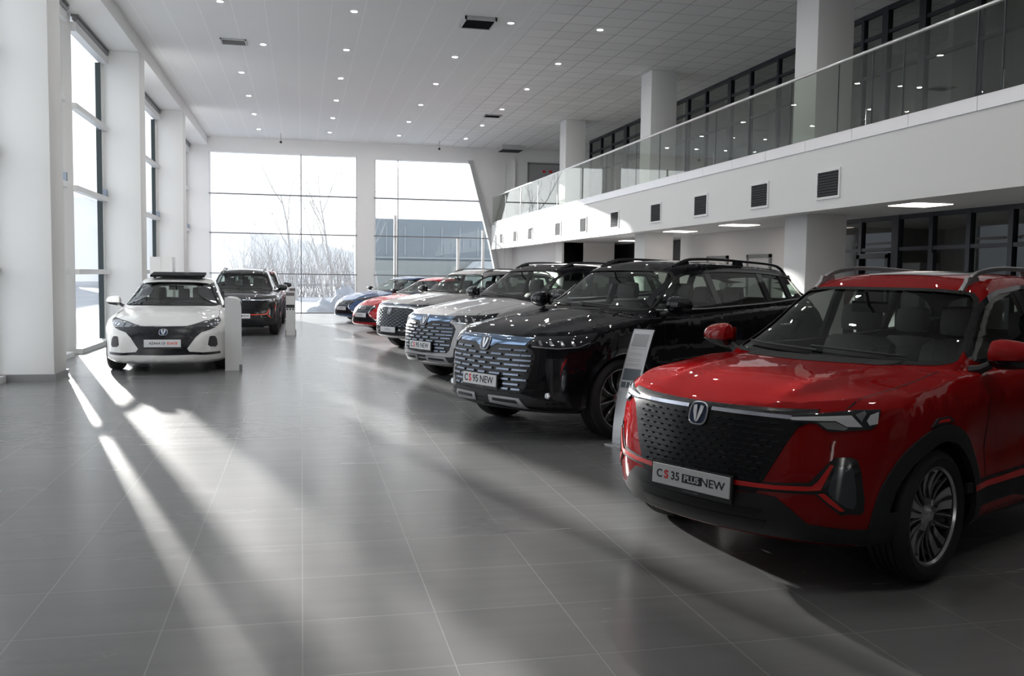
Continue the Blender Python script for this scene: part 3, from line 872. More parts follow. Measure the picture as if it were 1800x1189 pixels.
def emblem(parent, p, n, sc, ring=True):
    """oval ring with a V of two blades"""
    M = facing(p, n)
    e = MB()
    def loop(rx, ry, pw=3.0, k=40):
        return [(math.copysign(abs(math.cos(2*PI*i/k))**(2/pw), math.cos(2*PI*i/k))*rx, math.copysign(abs(math.sin(2*PI*i/k))**(2/pw), math.sin(2*PI*i/k))*ry) for i in range(k)]
    A, B = loop(0.062*sc, 0.066*sc), loop(0.053*sc, 0.057*sc); C = loop(0.0575*sc, 0.0615*sc); n_ = len(A)
    for i in range(n_):
        j = (i+1) % n_
        e.quad(*[M @ Vector((q[0], q[1], z)) for q, z in ((A[i], 0), (A[j], 0), (C[j], .008), (C[i], .008))])
        e.quad(*[M @ Vector((q[0], q[1], z)) for q, z in ((C[i], .008), (C[j], .008), (B[j], .001), (B[i], .001))])
    for s in (-1, 1):
        pts = [(s*0.034, 0.040), (s*0.012, 0.046), (s*0.004, -0.012), (s*0.001, -0.050), (s*0.012, -0.040), (s*0.030, 0.008)]
        pts = [(a*sc, b*sc) for a, b in pts]
        e.prism([M @ Vector((a, b, 0.001)) for a, b in pts], (M.to_3x3() @ Vector((0, 0, 0.007))))
    o = e.build('emblem', mat('emblem_silver', (0.78, 0.80, 0.84), 0.3, 0.5), parent, smooth=50); o['label'] = 'chrome oval V emblem'
    b = MB(); b.prism([M @ Vector((q[0], q[1], -0.02)) for q in B], M.to_3x3() @ Vector((0, 0, 0.0205)))
    b.build('emblem_field', mat('emblem_navy', (0.012, 0.03, 0.08), 0.2), o)
    return o

# ------------------------------------------------------------------ car builder
def arch_cut(x, R, y0, y1, zc):
    n = 40; pts = [(x+R*math.cos(2*PI*i/n), y0, zc+R*math.sin(2*PI*i/n)) for i in range(n)]
    return prism_mesh(pts, (0, y1-y0, 0))
def build_body(S):
    """outer skin, cut shell and cabin; returns dict"""
    ax, R = S['axle'], S['tyre']
    def modf(X, Y, Z, t):
        # flare over the wheels and lower tuck
        for wx in (ax, -ax):
            d = np.hypot(X-wx, Z-R*0.98); g = np.exp(-((d-(R+0.06))/0.10)**2)*(np.abs(X-wx) < R+0.4)
            Y = Y + np.where(Y > 0.6, S.get('flare', 0.018)*g, 0)
        k = np.clip((X-ax-0.05)/0.6, 0, 1); k = k*k*(3-2*k)
        X = X-S.get('bow', 0.3)*Y*Y*k
        if 'sculpt' in S: X, Y, Z = S['sculpt'](X, Y, Z, t)
        return X, Y, Z
    Lw = dict(S['lower']); Lw['mod'] = modf
    lower = stack_mesh(Lw, 'lower', 30, 80, 20, 26); green = stack_mesh(S['green'], 'green', 22, 56, 18, 12)
    skin = Skin([lower, green])
    cab = dict(S['green']); ins = S.get('inset', 0.055)
    cab['halfw'] = [(t, w-ins) for t, w in cab['halfw']]; cab['front'] = [(t, x-0.05) for t, x in cab['front']]; cab['pf'] = (2.4, 4.2); cab['rear'] = [(t, x+0.07) for t, x in cab['rear']]
    cab['zt'] = [(x, z-0.05) for x, z in cab['zt']]; cab['crown'] = [(x, c*0.8) for x, c in cab['crown']]
    cavity = stack_mesh(cab, 'cavity', 14, 30, 12, 6)
    # second, lower part of the cabin down to the floor
    fl = MB().box(S['cabin'][0], S['cabin'][1], -S['cabin'][2], S['cabin'][2], 0.36, S['cabin'][3])
    fme = bpy.data.meshes.new('f'); fme.from_pydata(fl.v, [], fl.f)
    ops = [('UNION', green), ('DIFFERENCE', cavity), ('DIFFERENCE', fme)]
    ya, yb = S['archy']
    for wx in (ax, -ax):
        for sg in (1, -1):
            ops.append(('DIFFERENCE', arch_cut(wx, S['archr'], min(sg*ya, sg*yb), max(sg*ya, sg*yb), R*0.98)))
    side = smooth_poly([Vector((a, 0, b)) for a, b in S['dlo']], 1, 0.18)
    ops.append(('DIFFERENCE', prism_mesh([(p.x, -1.3, p.z) for p in side], (0, 2.6, 0))))
    wsp = smooth_poly([Vector((0, a, b)) for a, b in S['wscreen']], 2, 0.14)
    ops.append(('DIFFERENCE', prism_mesh([(S['cutx'][0], p.y, p.z) for p in wsp], (S['cowlx']+S.get('wcut', 0.20)-S['cutx'][0], 0, 0))))
    rsp = smooth_poly([Vector((0, a, b)) for a, b in S['rscreen']], 2, 0.2)
    ops.append(('DIFFERENCE', prism_mesh([(S['cutx'][1]-2.5, p.y, p.z) for p in rsp], (2.5, 0, 0))))
    cut = boolean(lower, ops)
    return dict(skin=skin, cut=cut, side=side, wsp=wsp, rsp=rsp)
CACHE = {}
def classify(S, c, n):
    """which part of the body a face belongs to"""
    x, y, z = c; ay = abs(y)
    if S['_in']: return 'cabin_shell'
    if z > float(S['hoodz'](x))-0.004 and x > S['cowlx']-0.0 and ay < float(S['hoody'](x)) and n.z > 0.25: return 'hood'
    if x > S['bumpx'] and z < S['bumpz']: return 'front_bumper'
    if x < S['rbumpx'] and z < S['bumpz']: return 'rear_bumper'
    if z > S['roofz'] and n.z > 0.5 and x < S['roofx']: return 'roof'
    d = S['doors']
    if z < S['beltmax'] and ay > 0.5:
        if d[1] < x < d[0]: return 'front_door'
        if d[2] < x < d[1]: return 'rear_door'
        if x >= d[0]: return 'front_fender'
    return 'body_shell'
def make_shell(S, B, P, parent):
    """split the cut shell into body parts with exact outer normals"""
    bm = bmesh.new(); bm.from_mesh(B['cut'])
    for x in list(S['doors'])+[S['bumpx'], S['rbumpx']]:
        bmesh.ops.bisect_plane(bm, geom=bm.verts[:]+bm.edges[:]+bm.faces[:], plane_co=(x, 0, 0), plane_no=(1, 0, 0), dist=1e-5)
    bmesh.ops.bisect_plane(bm, geom=bm.verts[:]+bm.edges[:]+bm.faces[:], plane_co=(0, 0, S['bumpz']), plane_no=(0, 0, 1), dist=1e-5)
    bmesh.ops.triangulate(bm, faces=[f for f in bm.faces if len(f.verts) > 4])
    bm.normal_update(); bm.verts.ensure_lookup_table()
    info = {}
    groups = {}
    for f in bm.faces:
        c = f.calc_center_median(); mt_ = B['skin'].match(c, f.normal, 0.004)
        outer = mt_ is not None; k = mt_[2] if outer else 0
        S['_in'] = not outer
        key = classify(S, c, f.normal)
        if key in ('front_door', 'rear_door', 'front_fender'): key += '|L' if c.y > 0 else '|R'
        groups.setdefault(key, []).append((f, outer, k))
    out = {}
    for key, fl in groups.items():
        nm = key.split('|')[0]; vm = {}; V = []; F = []; MI = []; LN = []
        for f, outer, k in fl:
            idx = []
            for v in f.verts:
                if v.index not in vm: vm[v.index] = len(V); V.append(tuple(v.co))
                idx.append(vm[v.index])
                if outer:
                    ky = (v.index, k)
                    if ky not in info:
                        q_ = B['skin'].match(v.co, f.normal, 0.0015); info[ky] = q_[1].copy() if q_ else None
                    n = info[ky]
                    LN.append(tuple(n) if n is not None and n.dot(f.normal) > 0.5 else tuple(f.normal))
                else: LN.append(tuple(f.normal))
            F.append(idx)
            c = f.calc_center_median()
            MI.append(0 if outer and not (k == 1 and P.get('upper') and S['twotone'](c)) else (1 if not outer else 2))
        me = bpy.data.meshes.new(nm); me.from_pydata(V, [], F)
        for q in (P['paint'], P['inner'], P.get('upper') or P['paint']): me.materials.append(q)
        me.polygons.foreach_set('material_index', MI); me.polygons.foreach_set('use_smooth', [True]*len(F))
        me.normals_split_custom_set(LN)
        out[key] = link(nm, me, parent)
    bm.free()
    return out
def seat(parent, x, y, z, w=0.50, lab=None, col=None, back=0.62):
    col = col or LEATHER
    def rounded(name, prof, hw, par):
        b = MB(); n = len(prof)
        for k, (yy, sc) in enumerate(((-1, 0.86), (-0.8, 0.98), (0, 1.0), (0.8, 0.98), (1, 0.86))):
            cx = sum(p[0] for p in prof)/n; cz = sum(p[1] for p in prof)/n
            for p in prof: b.v.append((cx+(p[0]-cx)*sc, yy*hw, cz+(p[1]-cz)*sc))
        for k in range(4):
            for i in range(n): j = (i+1) % n; b.face((k*n+i, k*n+j, (k+1)*n+j, (k+1)*n+i))
        b.face(range(n)); b.face([4*n+i for i in range(n)][::-1])
        return b.build(name, col, par, smooth=50)
    s = bpy.data.objects.new('car_seat', None); COL.objects.link(s); s.parent = parent; s.location = (x, y, z)
    rounded('seat_cushion', [(0.27, 0.0), (0.27, 0.12), (0.22, 0.17), (-0.2, 0.12), (-0.22, 0.0)], w/2, s)
    rounded('seat_back', [(-0.16, 0.06), (-0.12, 0.14), (-0.26, 0.14+back*0.9), (-0.30, 0.14+back), (-0.37, 0.12+back), (-0.36, back*.7), (-0.27, 0.06)], w/2, s)
    rounded('headrest', [(-0.29, 0.17+back), (-0.28, 0.25+back), (-0.31, 0.35+back), (-0.37, 0.36+back), (-0.39, 0.27+back), (-0.37, 0.17+back)], w*0.27, s)
    return s
def interior(S, car):
    fx, fy, fz = S['seat']
    for sg in (1, -1): seat(car, fx, sg*fy, fz)
    for sg in (1, 0, -1): seat(car, fx-0.86, sg*(fy+0.06), fz+0.02, 0.42 if sg else 0.36, back=0.56)
    d = MB(); w = S['cabin'][2]-0.01; x0 = fx+0.72; zt_ = S['dashz']
    d.prism([(x0, -w, zt_-0.28), (x0+0.03, -w, zt_-0.08), (x0+0.14, -w, zt_), (x0+0.26, -w, zt_-0.01), (x0+0.26, -w, zt_-0.35)], (0, 2*w, 0))
    o = d.build('dashboard', INTER, car); bevel(o, 0.02, 2)
    st = MB(); c = Vector((x0-0.13, fy, zt_-0.10)); ring = []
    for k in range(25):
        a = 2*PI*k/24; ring.append(c+Vector((-0.07*math.sin(a), 0.18*math.cos(a), 0.165*math.sin(a))))
    st.tube(ring, 0.015, 8, caps=False); st.tube([c, c+Vector((0.25, 0, -0.08))], 0.03, 8)
    st.prism([c+Vector((0.0, -0.16, 0.02)), c+Vector((0.0, 0.16, 0.02)), c+Vector((0.02, 0.06, -0.06)), c+Vector((0.02, -0.06, -0.06))], (0.012, 0, 0))
    st.build('steering_wheel', INTER, car, smooth=40)
    mz_ = float(pch(S['green']['zt'])(S['mirx']))-0.10
    m_ = MB().box(S['mirx']-0.02, S['mirx'], -0.12, 0.12, mz_-0.035, mz_+0.035).tube([(S['mirx'], 0, mz_), (S['mirx']+0.04, 0, mz_+0.10)], 0.01, 6)
    m_.build('rear_view_mirror', INTER, car)
def side_mirror(car, S, sg, P):
    x, y, z = S['mirror']; k = S.get('mirsc', 1.0)
    m_ = bpy.data.objects.new('side_mirror', None); COL.objects.link(m_); m_.parent = car; m_.location = (x, sg*y, z)
    def shell(name, mt, z0, z1, grow):
        b = MB(); n = 20; rows_ = []
        for i in range(9):
            u = i/8; v = u*2-1                     # across the width
            ww = (1-abs(v)**3.2)**(1/2.6) if abs(v) < 1 else 0.02
            ww = max(ww, 0.04)
            for j in range(n):
                a = 2*PI*j/n
                hx = 0.085*ww*math.cos(a); hz = 0.078*ww*math.sin(a)
                if math.cos(a) < 0: hx = hx*0.45
                hz = min(max(hz, z0), z1)*(1-0.18*v)
                b.v.append(((hx*grow-0.02*v)*k, sg*(v*0.125*grow)*k, hz*grow*k))
        for i in range(8):
            for j in range(n): q = (j+1) % n; b.face((i*n+j, i*n+q, (i+1)*n+q, (i+1)*n+j))
        b.face(range(n)); b.face([8*n+j for j in range(n)])
        return b.build(name, mt, m_, smooth=50)
    shell('mirror_cap', P.get('mircap') or P['paint'], -0.030, 1, 1.0)
    shell('mirror_base', BLKGLOSS, -1, -0.030, 0.985)
    g = MB().prism([(-0.043*k, sg*-0.10*k, -0.045*k), (-0.043*k, sg*0.09*k, -0.04*k), (-0.043*k, sg*0.09*k, 0.045*k), (-0.043*k, sg*-0.10*k, 0.055*k)], (-0.003, 0, 0))
    g.build('mirror_glass', CHROME, m_)
    a = MB().tube([(0.01, sg*-0.09*k, -0.05*k), (0.03, sg*-0.15*k, -0.085*k), (0.05, sg*-0.21*k, -0.10*k)], [0.022, 0.026, 0.034], 8)
    a.build('mirror_arm', BLKMAT, m_, smooth=40)
def roof_rail(car, S, B, sg, mt, x0, x1, y, hgt=0.05):
    b = MB(); n = 24; pts = []
    for i in range(n+1):
        t = i/n; x = x0+(x1-x0)*t
        h = B['skin'].ray(Vector((x, y, 4)), Vector((0, 0, -1))); z = h[0].z if h else 1.6
        e = min(1, t/0.10, (1-t)/0.14); lift = hgt*math.sin(PI/2*max(0, e))
        pts.append((x, sg*y, z+lift-0.004))
    # flattened bar: a swept rectangle with rounded top
    prev = None
    for p in pts:
        c = Vector(p); w = 0.016; hh = 0.012
        cur = [c+Vector((0, -w, -hh)), c+Vector((0, -w*0.8, hh)), c+Vector((0, 0, hh*1.5)), c+Vector((0, w*0.8, hh)), c+Vector((0, w, -hh))]
        if prev:
            for i in range(5): j = (i+1) % 5; b.quad(prev[i], prev[j], cur[j], cur[i])
        prev = cur
    # feet
    for t in (0.04, 0.48, 0.93):
        i = int(t*n); p = Vector(pts[i]); b.prism([p+Vector((-0.07, -0.012, 0)), p+Vector((0.07, -0.012, 0)), p+Vector((0.10, -0.012, -hgt-0.01)), p+Vector((-0.10, -0.012, -hgt-0.01))], (0, 0.024, 0))
    b.build('roof_rail', mt, car, smooth=45)
def wipers(car, S, B):
    for y0, y1 in ((0.50, -0.12), (-0.05, -0.62)):
        b = MB(); pts = []
        for t in np.linspace(0, 1, 8):
            y = y0+(y1-y0)*t; z0 = S['wiperz']+0.022*t
            h = B['skin'].ray(Vector((5, y, z0)), Vector((-1, 0, 0)))
            if h: pts.append(h[0]+h[1]*0.016)
        if len(pts) > 2:
            b.tube(pts, 0.007, 6)
            b.build('wiper', BLKMAT, car, smooth=40)
def plate(car, p, n, w=0.52, h=0.112, segs=(), under=True):
    M = facing(p, n); pl_ = bpy.data.objects.new('number_plate', None); COL.objects.link(pl_); pl_.parent = car
    b = MB(); b.obox(M @ Matrix.Translation((0, 0, 0.004)), w, h, 0.008); o = b.build('plate_panel', PLATEW, pl_); bevel(o, 0.003, 1)
    f = MB(); f.obox(M @ Matrix.Translation((0, -0.008, -0.006)), w+0.02, h+0.035, 0.014); f.build('plate_holder', BLKMAT, pl_)
    for txt, x, size, mt, sx_, bold in segs:
        text_mesh(txt, size, 'lettering', mt, pl_, M @ Matrix.Translation((x, 0, 0.0085)), 0.0008, bold, sx_)
    if under:
        text_mesh('.... ........ ..........', 0.02, 'lettering', PLATEW, pl_, M @ Matrix.Translation((0, -h/2-0.008, 0.0018)), 0.0004, 0.0, 1.0)
    return pl_
def glazing(S, B, car, gl, glr, off=-0.006):
    sk = B['skin']; n = 0
    o = drape(sk, [(p.x, p.y, p.z) for p in scale_poly(B['wsp'], 1.012)], DIRS['F'], off, 0, 0.05, 'windscreen', gl, car)
    drape(sk, [(p.x, p.y, p.z) for p in scale_poly(B['rsp'], 1.012)], DIRS['R'], off, 0, 0.05, 'rear_window', glr, car)
    xs = [S['dlo_split'][0]]+list(S['dlo_split'][1:])
    for sg in (0, 1):
        for i in range(len(xs)-1):
            poly = clip_x(scale_poly(B['side'], 1.012), xs[i+1], xs[i])
            if len(poly) > 2:
                drape(sk, poly, DIRS['L'], off, 0, 0.05, 'side_window', gl if i == 0 else glr, car, mirror=bool(sg))
        for xp in xs[1:-1]:
            zs = [p.z for p in B['side']]
            w_ = S.get('pillar', 0.05); lo, hi = line_hits(B['side'], xp)
            sl = S.get('pillar_lean', 0.0)
            pts = [(xp-w_+sl, 0, lo-0.01), (xp+w_+sl, 0, lo-0.01), (xp+w_-sl, 0, hi+0.01), (xp-w_-sl, 0, hi+0.01)]
            drape(sk, pts, DIRS['L'], -0.003, 0.03, 0.05, 'door_pillar', BLKGLOSS, car, mirror=bool(sg))
    # dark surround of the side glass and of the windscreen
    for sg in (0, 1):
        rim_strip(sk, B['side'], DIRS['L'], 0.022, 'window_seal', BLKGLOSS, car, sg)
    rim_strip(sk, B['wsp'], DIRS['F'], 0.014, 'windscreen_seal', GAP, car, 0)
def scale_poly(pts, k):
    c = sum((Vector(p) for p in pts), Vector())/len(pts); return [c+(Vector(p)-c)*k for p in pts]
def clip_x(pts, x0, x1):
    def clip(ps, f):
        o = []
        for i in range(len(ps)):
            a, b = ps[i], ps[(i+1) % len(ps)]; fa, fb = f(a), f(b)
            if fa >= 0: o.append(a)
            if fa*fb < 0: o.append(a.lerp(b, fa/(fa-fb)))
        return o
    return clip(clip(pts, lambda p: p.x-x0), lambda p: x1-p.x)
def line_hits(pts, x):
    zs = []
    for i in range(len(pts)):
        a, b = pts[i], pts[(i+1) % len(pts)]
        if (a.x-x)*(b.x-x) < 0: zs.append(a.z+(b.z-a.z)*(x-a.x)/(b.x-a.x))
    return (min(zs), max(zs)) if zs else (1.1, 1.4)
def rim_strip(sk, poly, d, w, name, mt, car, sg):
    P = [Vector(p) for p in poly]
    if sg: P = [Vector((p.x, -p.y, p.z)) for p in P]; d = mdir(d)
    mb = MB(); P = scale_poly(P, 1.0)
    n, u, v = frame_of(d); c = sum(P, Vector())/len(P)
    Q = []
    for i in range(len(P)):
        a, b = P[i], P[(i+1) % len(P)]; k = max(1, int((b-a).length/0.03))
        for j in range(k): Q.append(a.lerp(b, j/k))
    m_ = len(Q)
    # outward offsets in the projection plane
    area = 0
    q2 = [(q.dot(u), q.dot(v)) for q in Q]
    for i in range(m_): x1, y1 = q2[i]; x2, y2 = q2[(i+1) % m_]; area += x1*y2-x2*y1
    sgn = 1 if area > 0 else -1
    rows_ = []
    for i in range(m_):
        a = Vector(q2[i-3]); b = Vector(q2[(i+3) % m_]); t = (b-a).normalized(); nn = Vector((t.y, -t.x))*sgn
        r = []
        for o in (-0.004, w):
            c2 = Vector(q2[i])+nn*o; h = sk.ray(u*c2.x+v*c2.y+n*4, -n)
            r.append(h[0]+h[1]*0.0025 if h else None)
        rows_.append(r)
    for i in range(m_):
        r, s = rows_[i], rows_[(i+1) % m_]
        if None in r or None in s or (r[0]-s[0]).length > 0.12: continue
        mb.quad(r[0], r[1], s[1], s[0])
    mb.build(name, mt, car, recalc=False)
def shut_lines(S, B, car):
    sk = B['skin']; mb = MB(); dd = S['doors']; belt = S['doorbelt']; sill = S['sill']
    for sg in (0, 1):
        d = DIRS['L'] if not sg else mdir(DIRS['L'])
        F_ = (lambda p: p) if not sg else mirrored
        for k, x in enumerate(dd):
            sl = [0.03, 0.0, -0.05][k]
            if k == 2:
                path = [(x+0.30, 0, sill), (x+0.24, 0, sill+0.25), (x+0.06, 0, sill+0.42), (x+0.0, 0, belt-0.12), (x-0.02, 0, belt)]
            else: path = [(x-sl, 0, sill), (x+sl*0.3, 0, (sill+belt)/2), (x, 0, belt-0.02)]
            draped_line(sk, F_(path), d, 0.007, 0.0012, mb=mb)
        draped_line(sk, F_([(dd[0]-0.03, 0, sill), (dd[2]+0.30, 0, sill)]), d, 0.007, 0.0012, mb=mb)
    # hood outline from above
    hp = [(x, float(S['hoody'](x)), 3) for x in np.linspace(S['cowlx']+0.02, S['hoodfront'], 14)]
    for q in (hp, mirrored(hp)): draped_line(sk, q, DIRS['T'], 0.007, 0.0012, mb=mb)
    mb.build('shut_lines', GAP, car, recalc=False)
    hd = MB()
    for sg in (1, -1):
        for x in (dd[1]+0.16, dd[2]+0.12):
            z = S['handlez']+(0.02 if x < dd[1] else 0); h = sk.ray(Vector((x, sg*3, z)), Vector((0, -sg, 0)))
            if not h: continue
            p = h[0]; b = MB(); b.tube([p+Vector((0.10, sg*0.004, 0)), p+Vector((0.07, sg*0.03, 0)), p+Vector((-0.07, sg*0.034, 0)), p+Vector((-0.10, sg*0.004, 0))], [0.010, 0.014, 0.014, 0.010], 8)
            b.build('door_handle', S.get('handlemat') or CHROME, car, smooth=50)

# ------------------------------------------------------------------ car specifications (local: x forward, y left, z up)
def ridge(xs, ys, y0f, h, w):
    return h*np.exp(-((np.abs(ys)-y0f(xs))/w)**2)
def sculpt_suv(S):
    def f(X, Y, Z, t):
        # waist hollow and lower door hollow on the flanks
        side = (np.abs(X) < S['axle']+0.9)
        k = -0.016*np.exp(-((Z-S['hollow'])/0.10)**2)*np.exp(-(X/1.35)**4)
        c = 0.010*np.exp(-((Z-S['crease'])/0.035)**2)
        Y = Y+np.where(Y > 0.6, (k+c)*side, 0)
        return X, Y, Z
    return f
LV = levels(20, (0.03, 0.08, 0.96, 0.975, 0.99))
S35 = dict(axle=1.30, tyre=0.35, rim=0.258, flare=0.022, archr=0.415, archy=(0.60, 1.1), hollow=0.66, crease=0.93,
  lower=dict(levels=LV, front=[(0, 2.04), (.05, 2.09), (.18, 2.14), (.35, 2.155), (.55, 2.15), (.75, 2.13), (.90, 2.11), (.96, 2.095), (.985, 2.08), (1, 2.05)],
     rear=[(0, -2.02), (.1, -2.12), (.35, -2.16), (.6, -2.13), (.8, -2.08), (.95, -2.03), (1, -1.98)],
     halfw=[(0, .84), (.05, .88), (.15, .900), (.35, .90), (.6, .91), (.78, .912), (.88, .900), (.95, .875), (.985, .855), (1, .835)],
     zb=[(-2.2, .30), (-1.7, .24), (-.9, .22), (.9, .22), (1.7, .23), (2.2, .25)],
     zt=[(-2.2, 1.06), (-1.6, 1.12), (-.6, 1.08), (.3, 1.06), (.9, 1.055), (1.3, 1.015), (1.7, .98), (1.95, .945), (2.05, .92), (2.2, .88)],
     crown=[(-2.2, .0), (.6, .055), (1.2, .055), (1.8, .040), (2.0, .02), (2.2, .0)],
     pf=(3.4, 6.0), pr=(2.8, 4.0), af=.75, ar=.85, spine=(.45, .3), cpow=2.0,
     deck=lambda X, Y, Z: ridge(X, Y, lambda x: 0.36+0.10*(2.1-x), 0.012, 0.075)*np.clip((X-0.95)/0.2, 0, 1)*np.clip((2.0-X)/0.3, 0, 1)),
  green=dict(levels=levels(14, (.03, .94, .97, .99)), front=[(0, 1.13), (.25, .99), (.6, .66), (.9, .38), (.97, .30), (1, .20)],
     rear=[(0, -2.0), (.3, -1.98), (.6, -1.86), (.9, -1.70), (.97, -1.64), (1, -1.55)],
     halfw=[(0, .80), (.2, .785), (.5, .715), (.85, .625), (.95, .585), (.985, .555), (1, .52)],
     zb=[(-2.1, 1.0), (1.2, 1.0)], zt=[(-2.1, 1.46), (-1.7, 1.53), (-1.1, 1.585), (-.4, 1.60), (.1, 1.565), (.4, 1.50), (.7, 1.40), (1.2, 1.30)],
     crown=[(-2.1, .02), (-1, .035), (.1, .035), (.6, .03), (1.2, .02)],
     pf=(2.2, 3.4), pr=(2.4, 3.6), af=.34, ar=.40, spine=(.3, .3), cpow=2.0),
  inset=.05, cabin=(-1.75, .80, .72, 1.06),
  dlo=[(.68, 1.12), (.55, 1.21), (.30, 1.39), (.08, 1.485), (-.4, 1.53), (-1.1, 1.51), (-1.55, 1.44), (-1.78, 1.28), (-1.60, 1.19), (-.8, 1.145), (0, 1.12)],
  dlo_split=(0.9, -.28, -1.14, -2.0), pillar=.045, pillar_lean=-.02,
  wscreen=[(-.725, 1.105), (-.69, 1.19), (-.585, 1.485), (-.35, 1.505), (.35, 1.505), (.585, 1.485), (.69, 1.19), (.725, 1.105), (.35, 1.100), (-.35, 1.100)],
  rscreen=[(-.56, 1.18), (-.48, 1.44), (.48, 1.44), (.56, 1.18)], cutx=(-.6, -1.3),
  hoodz=pch([(.9, 1.055), (1.3, 1.015), (1.7, .98), (1.95, .945), (2.05, .92), (2.2, .88)]), cowlx=.93, hoody=pch([(.9, .72), (1.5, .74), (1.9, .69), (2.2, .62)]), hoodfront=1.95,
  bumpx=1.72, bumpz=.86, rbumpx=-1.75, roofz=1.40, roofx=.6, doors=(.74, -.32, -1.28), beltmax=1.12, doorbelt=1.06, sill=.36, handlez=.93,
  seat=(.20, .36, .42), dashz=1.03, mirx=.42, mirror=(.66, .99, 1.165), mirsc=1.05, wiperz=1.118,
  twotone=lambda c: False)
S35['sculpt'] = sculpt_suv(S35)

def scaled(S, **kw):
    T = dict(S); T.update(kw); return T
S95 = dict(axle=1.405, tyre=0.39, rim=0.288, flare=0.020, archr=0.455, archy=(0.62, 1.15), hollow=0.72, crease=1.05,
  lower=dict(levels=LV, front=[(0, 2.25), (.05, 2.32), (.15, 2.365), (.35, 2.37), (.6, 2.36), (.8, 2.34), (.9, 2.32), (.96, 2.30), (.985, 2.28), (1, 2.24)],
     rear=[(0, -2.40), (.1, -2.50), (.35, -2.55), (.6, -2.52), (.8, -2.46), (.95, -2.38), (1, -2.30)],
     halfw=[(0, .88), (.05, .92), (.15, .945), (.35, .95), (.6, .96), (.78, .962), (.88, .95), (.95, .925), (.985, .90), (1, .875)],
     zb=[(-2.6, .34), (-1.9, .27), (-1, .26), (1, .26), (1.9, .27), (2.5, .28)],
     zt=[(-2.6, 1.22), (-1.9, 1.27), (-.6, 1.22), (.4, 1.175), (1.0, 1.16), (1.4, 1.11), (1.8, 1.055), (2.1, 1.02), (2.25, .985), (2.45, .95)],
     crown=[(-2.6, .0), (.6, .06), (1.3, .075), (1.9, .060), (2.2, .035), (2.4, .0)],
     pf=(3.0, 7.0), pr=(2.8, 4.4), af=.60, ar=.85, spine=(.45, .3), cpow=2.0,
     deck=lambda X, Y, Z: ridge(X, Y, lambda x: 0.44+0.06*(2.1-x), 0.014, 0.08)*np.clip((X-1.1)/0.2, 0, 1)*np.clip((2.2-X)/0.3, 0, 1)),
  green=dict(levels=levels(14, (.03, .94, .97, .99)), front=[(0, 1.25), (.2, 1.12), (.55, .80), (.88, .50), (.97, .40), (1, .28)],
     rear=[(0, -2.42), (.3, -2.36), (.6, -2.18), (.9, -2.02), (.97, -1.95), (1, -1.85)],
     halfw=[(0, .86), (.2, .845), (.5, .765), (.85, .665), (.95, .625), (.985, .59), (1, .55)],
     zb=[(-2.6, 1.1), (1.4, 1.1)], zt=[(-2.6, 1.60), (-2.0, 1.655), (-1.2, 1.70), (-.4, 1.72), (.1, 1.70), (.45, 1.635), (.8, 1.53), (1.4, 1.42)],
     crown=[(-2.6, .02), (-1, .035), (.1, .035), (.6, .03), (1.4, .02)],
     pf=(2.2, 3.4), pr=(2.4, 3.6), af=.34, ar=.45, spine=(.3, .3), cpow=2.0),
  inset=.05, cabin=(-2.1, .90, .77, 1.14),
  dlo=[(.82, 1.24), (.62, 1.38), (.38, 1.53), (.15, 1.60), (-.5, 1.64), (-1.3, 1.625), (-1.95, 1.56), (-2.2, 1.44), (-2.02, 1.36), (-1.2, 1.30), (0, 1.25)],
  dlo_split=(1.0, -.22, -1.18, -1.62, -2.4), pillar=.05, pillar_lean=-.02,
  wscreen=[(-.775, 1.235), (-.73, 1.33), (-.625, 1.61), (-.35, 1.635), (.35, 1.635), (.625, 1.61), (.73, 1.33), (.775, 1.235), (.35, 1.235), (-.35, 1.235)],
  rscreen=[(-.62, 1.32), (-.52, 1.57), (.52, 1.57), (.62, 1.32)], cutx=(-.6, -1.6),
  hoodz=pch([(.9, 1.16), (1.4, 1.11), (1.8, 1.055), (2.1, 1.02), (2.25, .985), (2.45, .95)]), cowlx=1.02, hoody=pch([(.9, .78), (1.6, .80), (2.0, .77), (2.3, .70)]), hoodfront=2.15,
  bumpx=1.86, bumpz=.95, rbumpx=-2.0, roofz=1.50, roofx=.75, doors=(.80, -.24, -1.38), beltmax=1.24, doorbelt=1.19, sill=.40, handlez=1.03,
  seat=(.22, .40, .52), dashz=1.14, mirx=.50, mirror=(.68, 1.05, 1.29), mirsc=1.12, wiperz=1.25,
  twotone=lambda c: True)
S95['sculpt'] = sculpt_suv(S95)

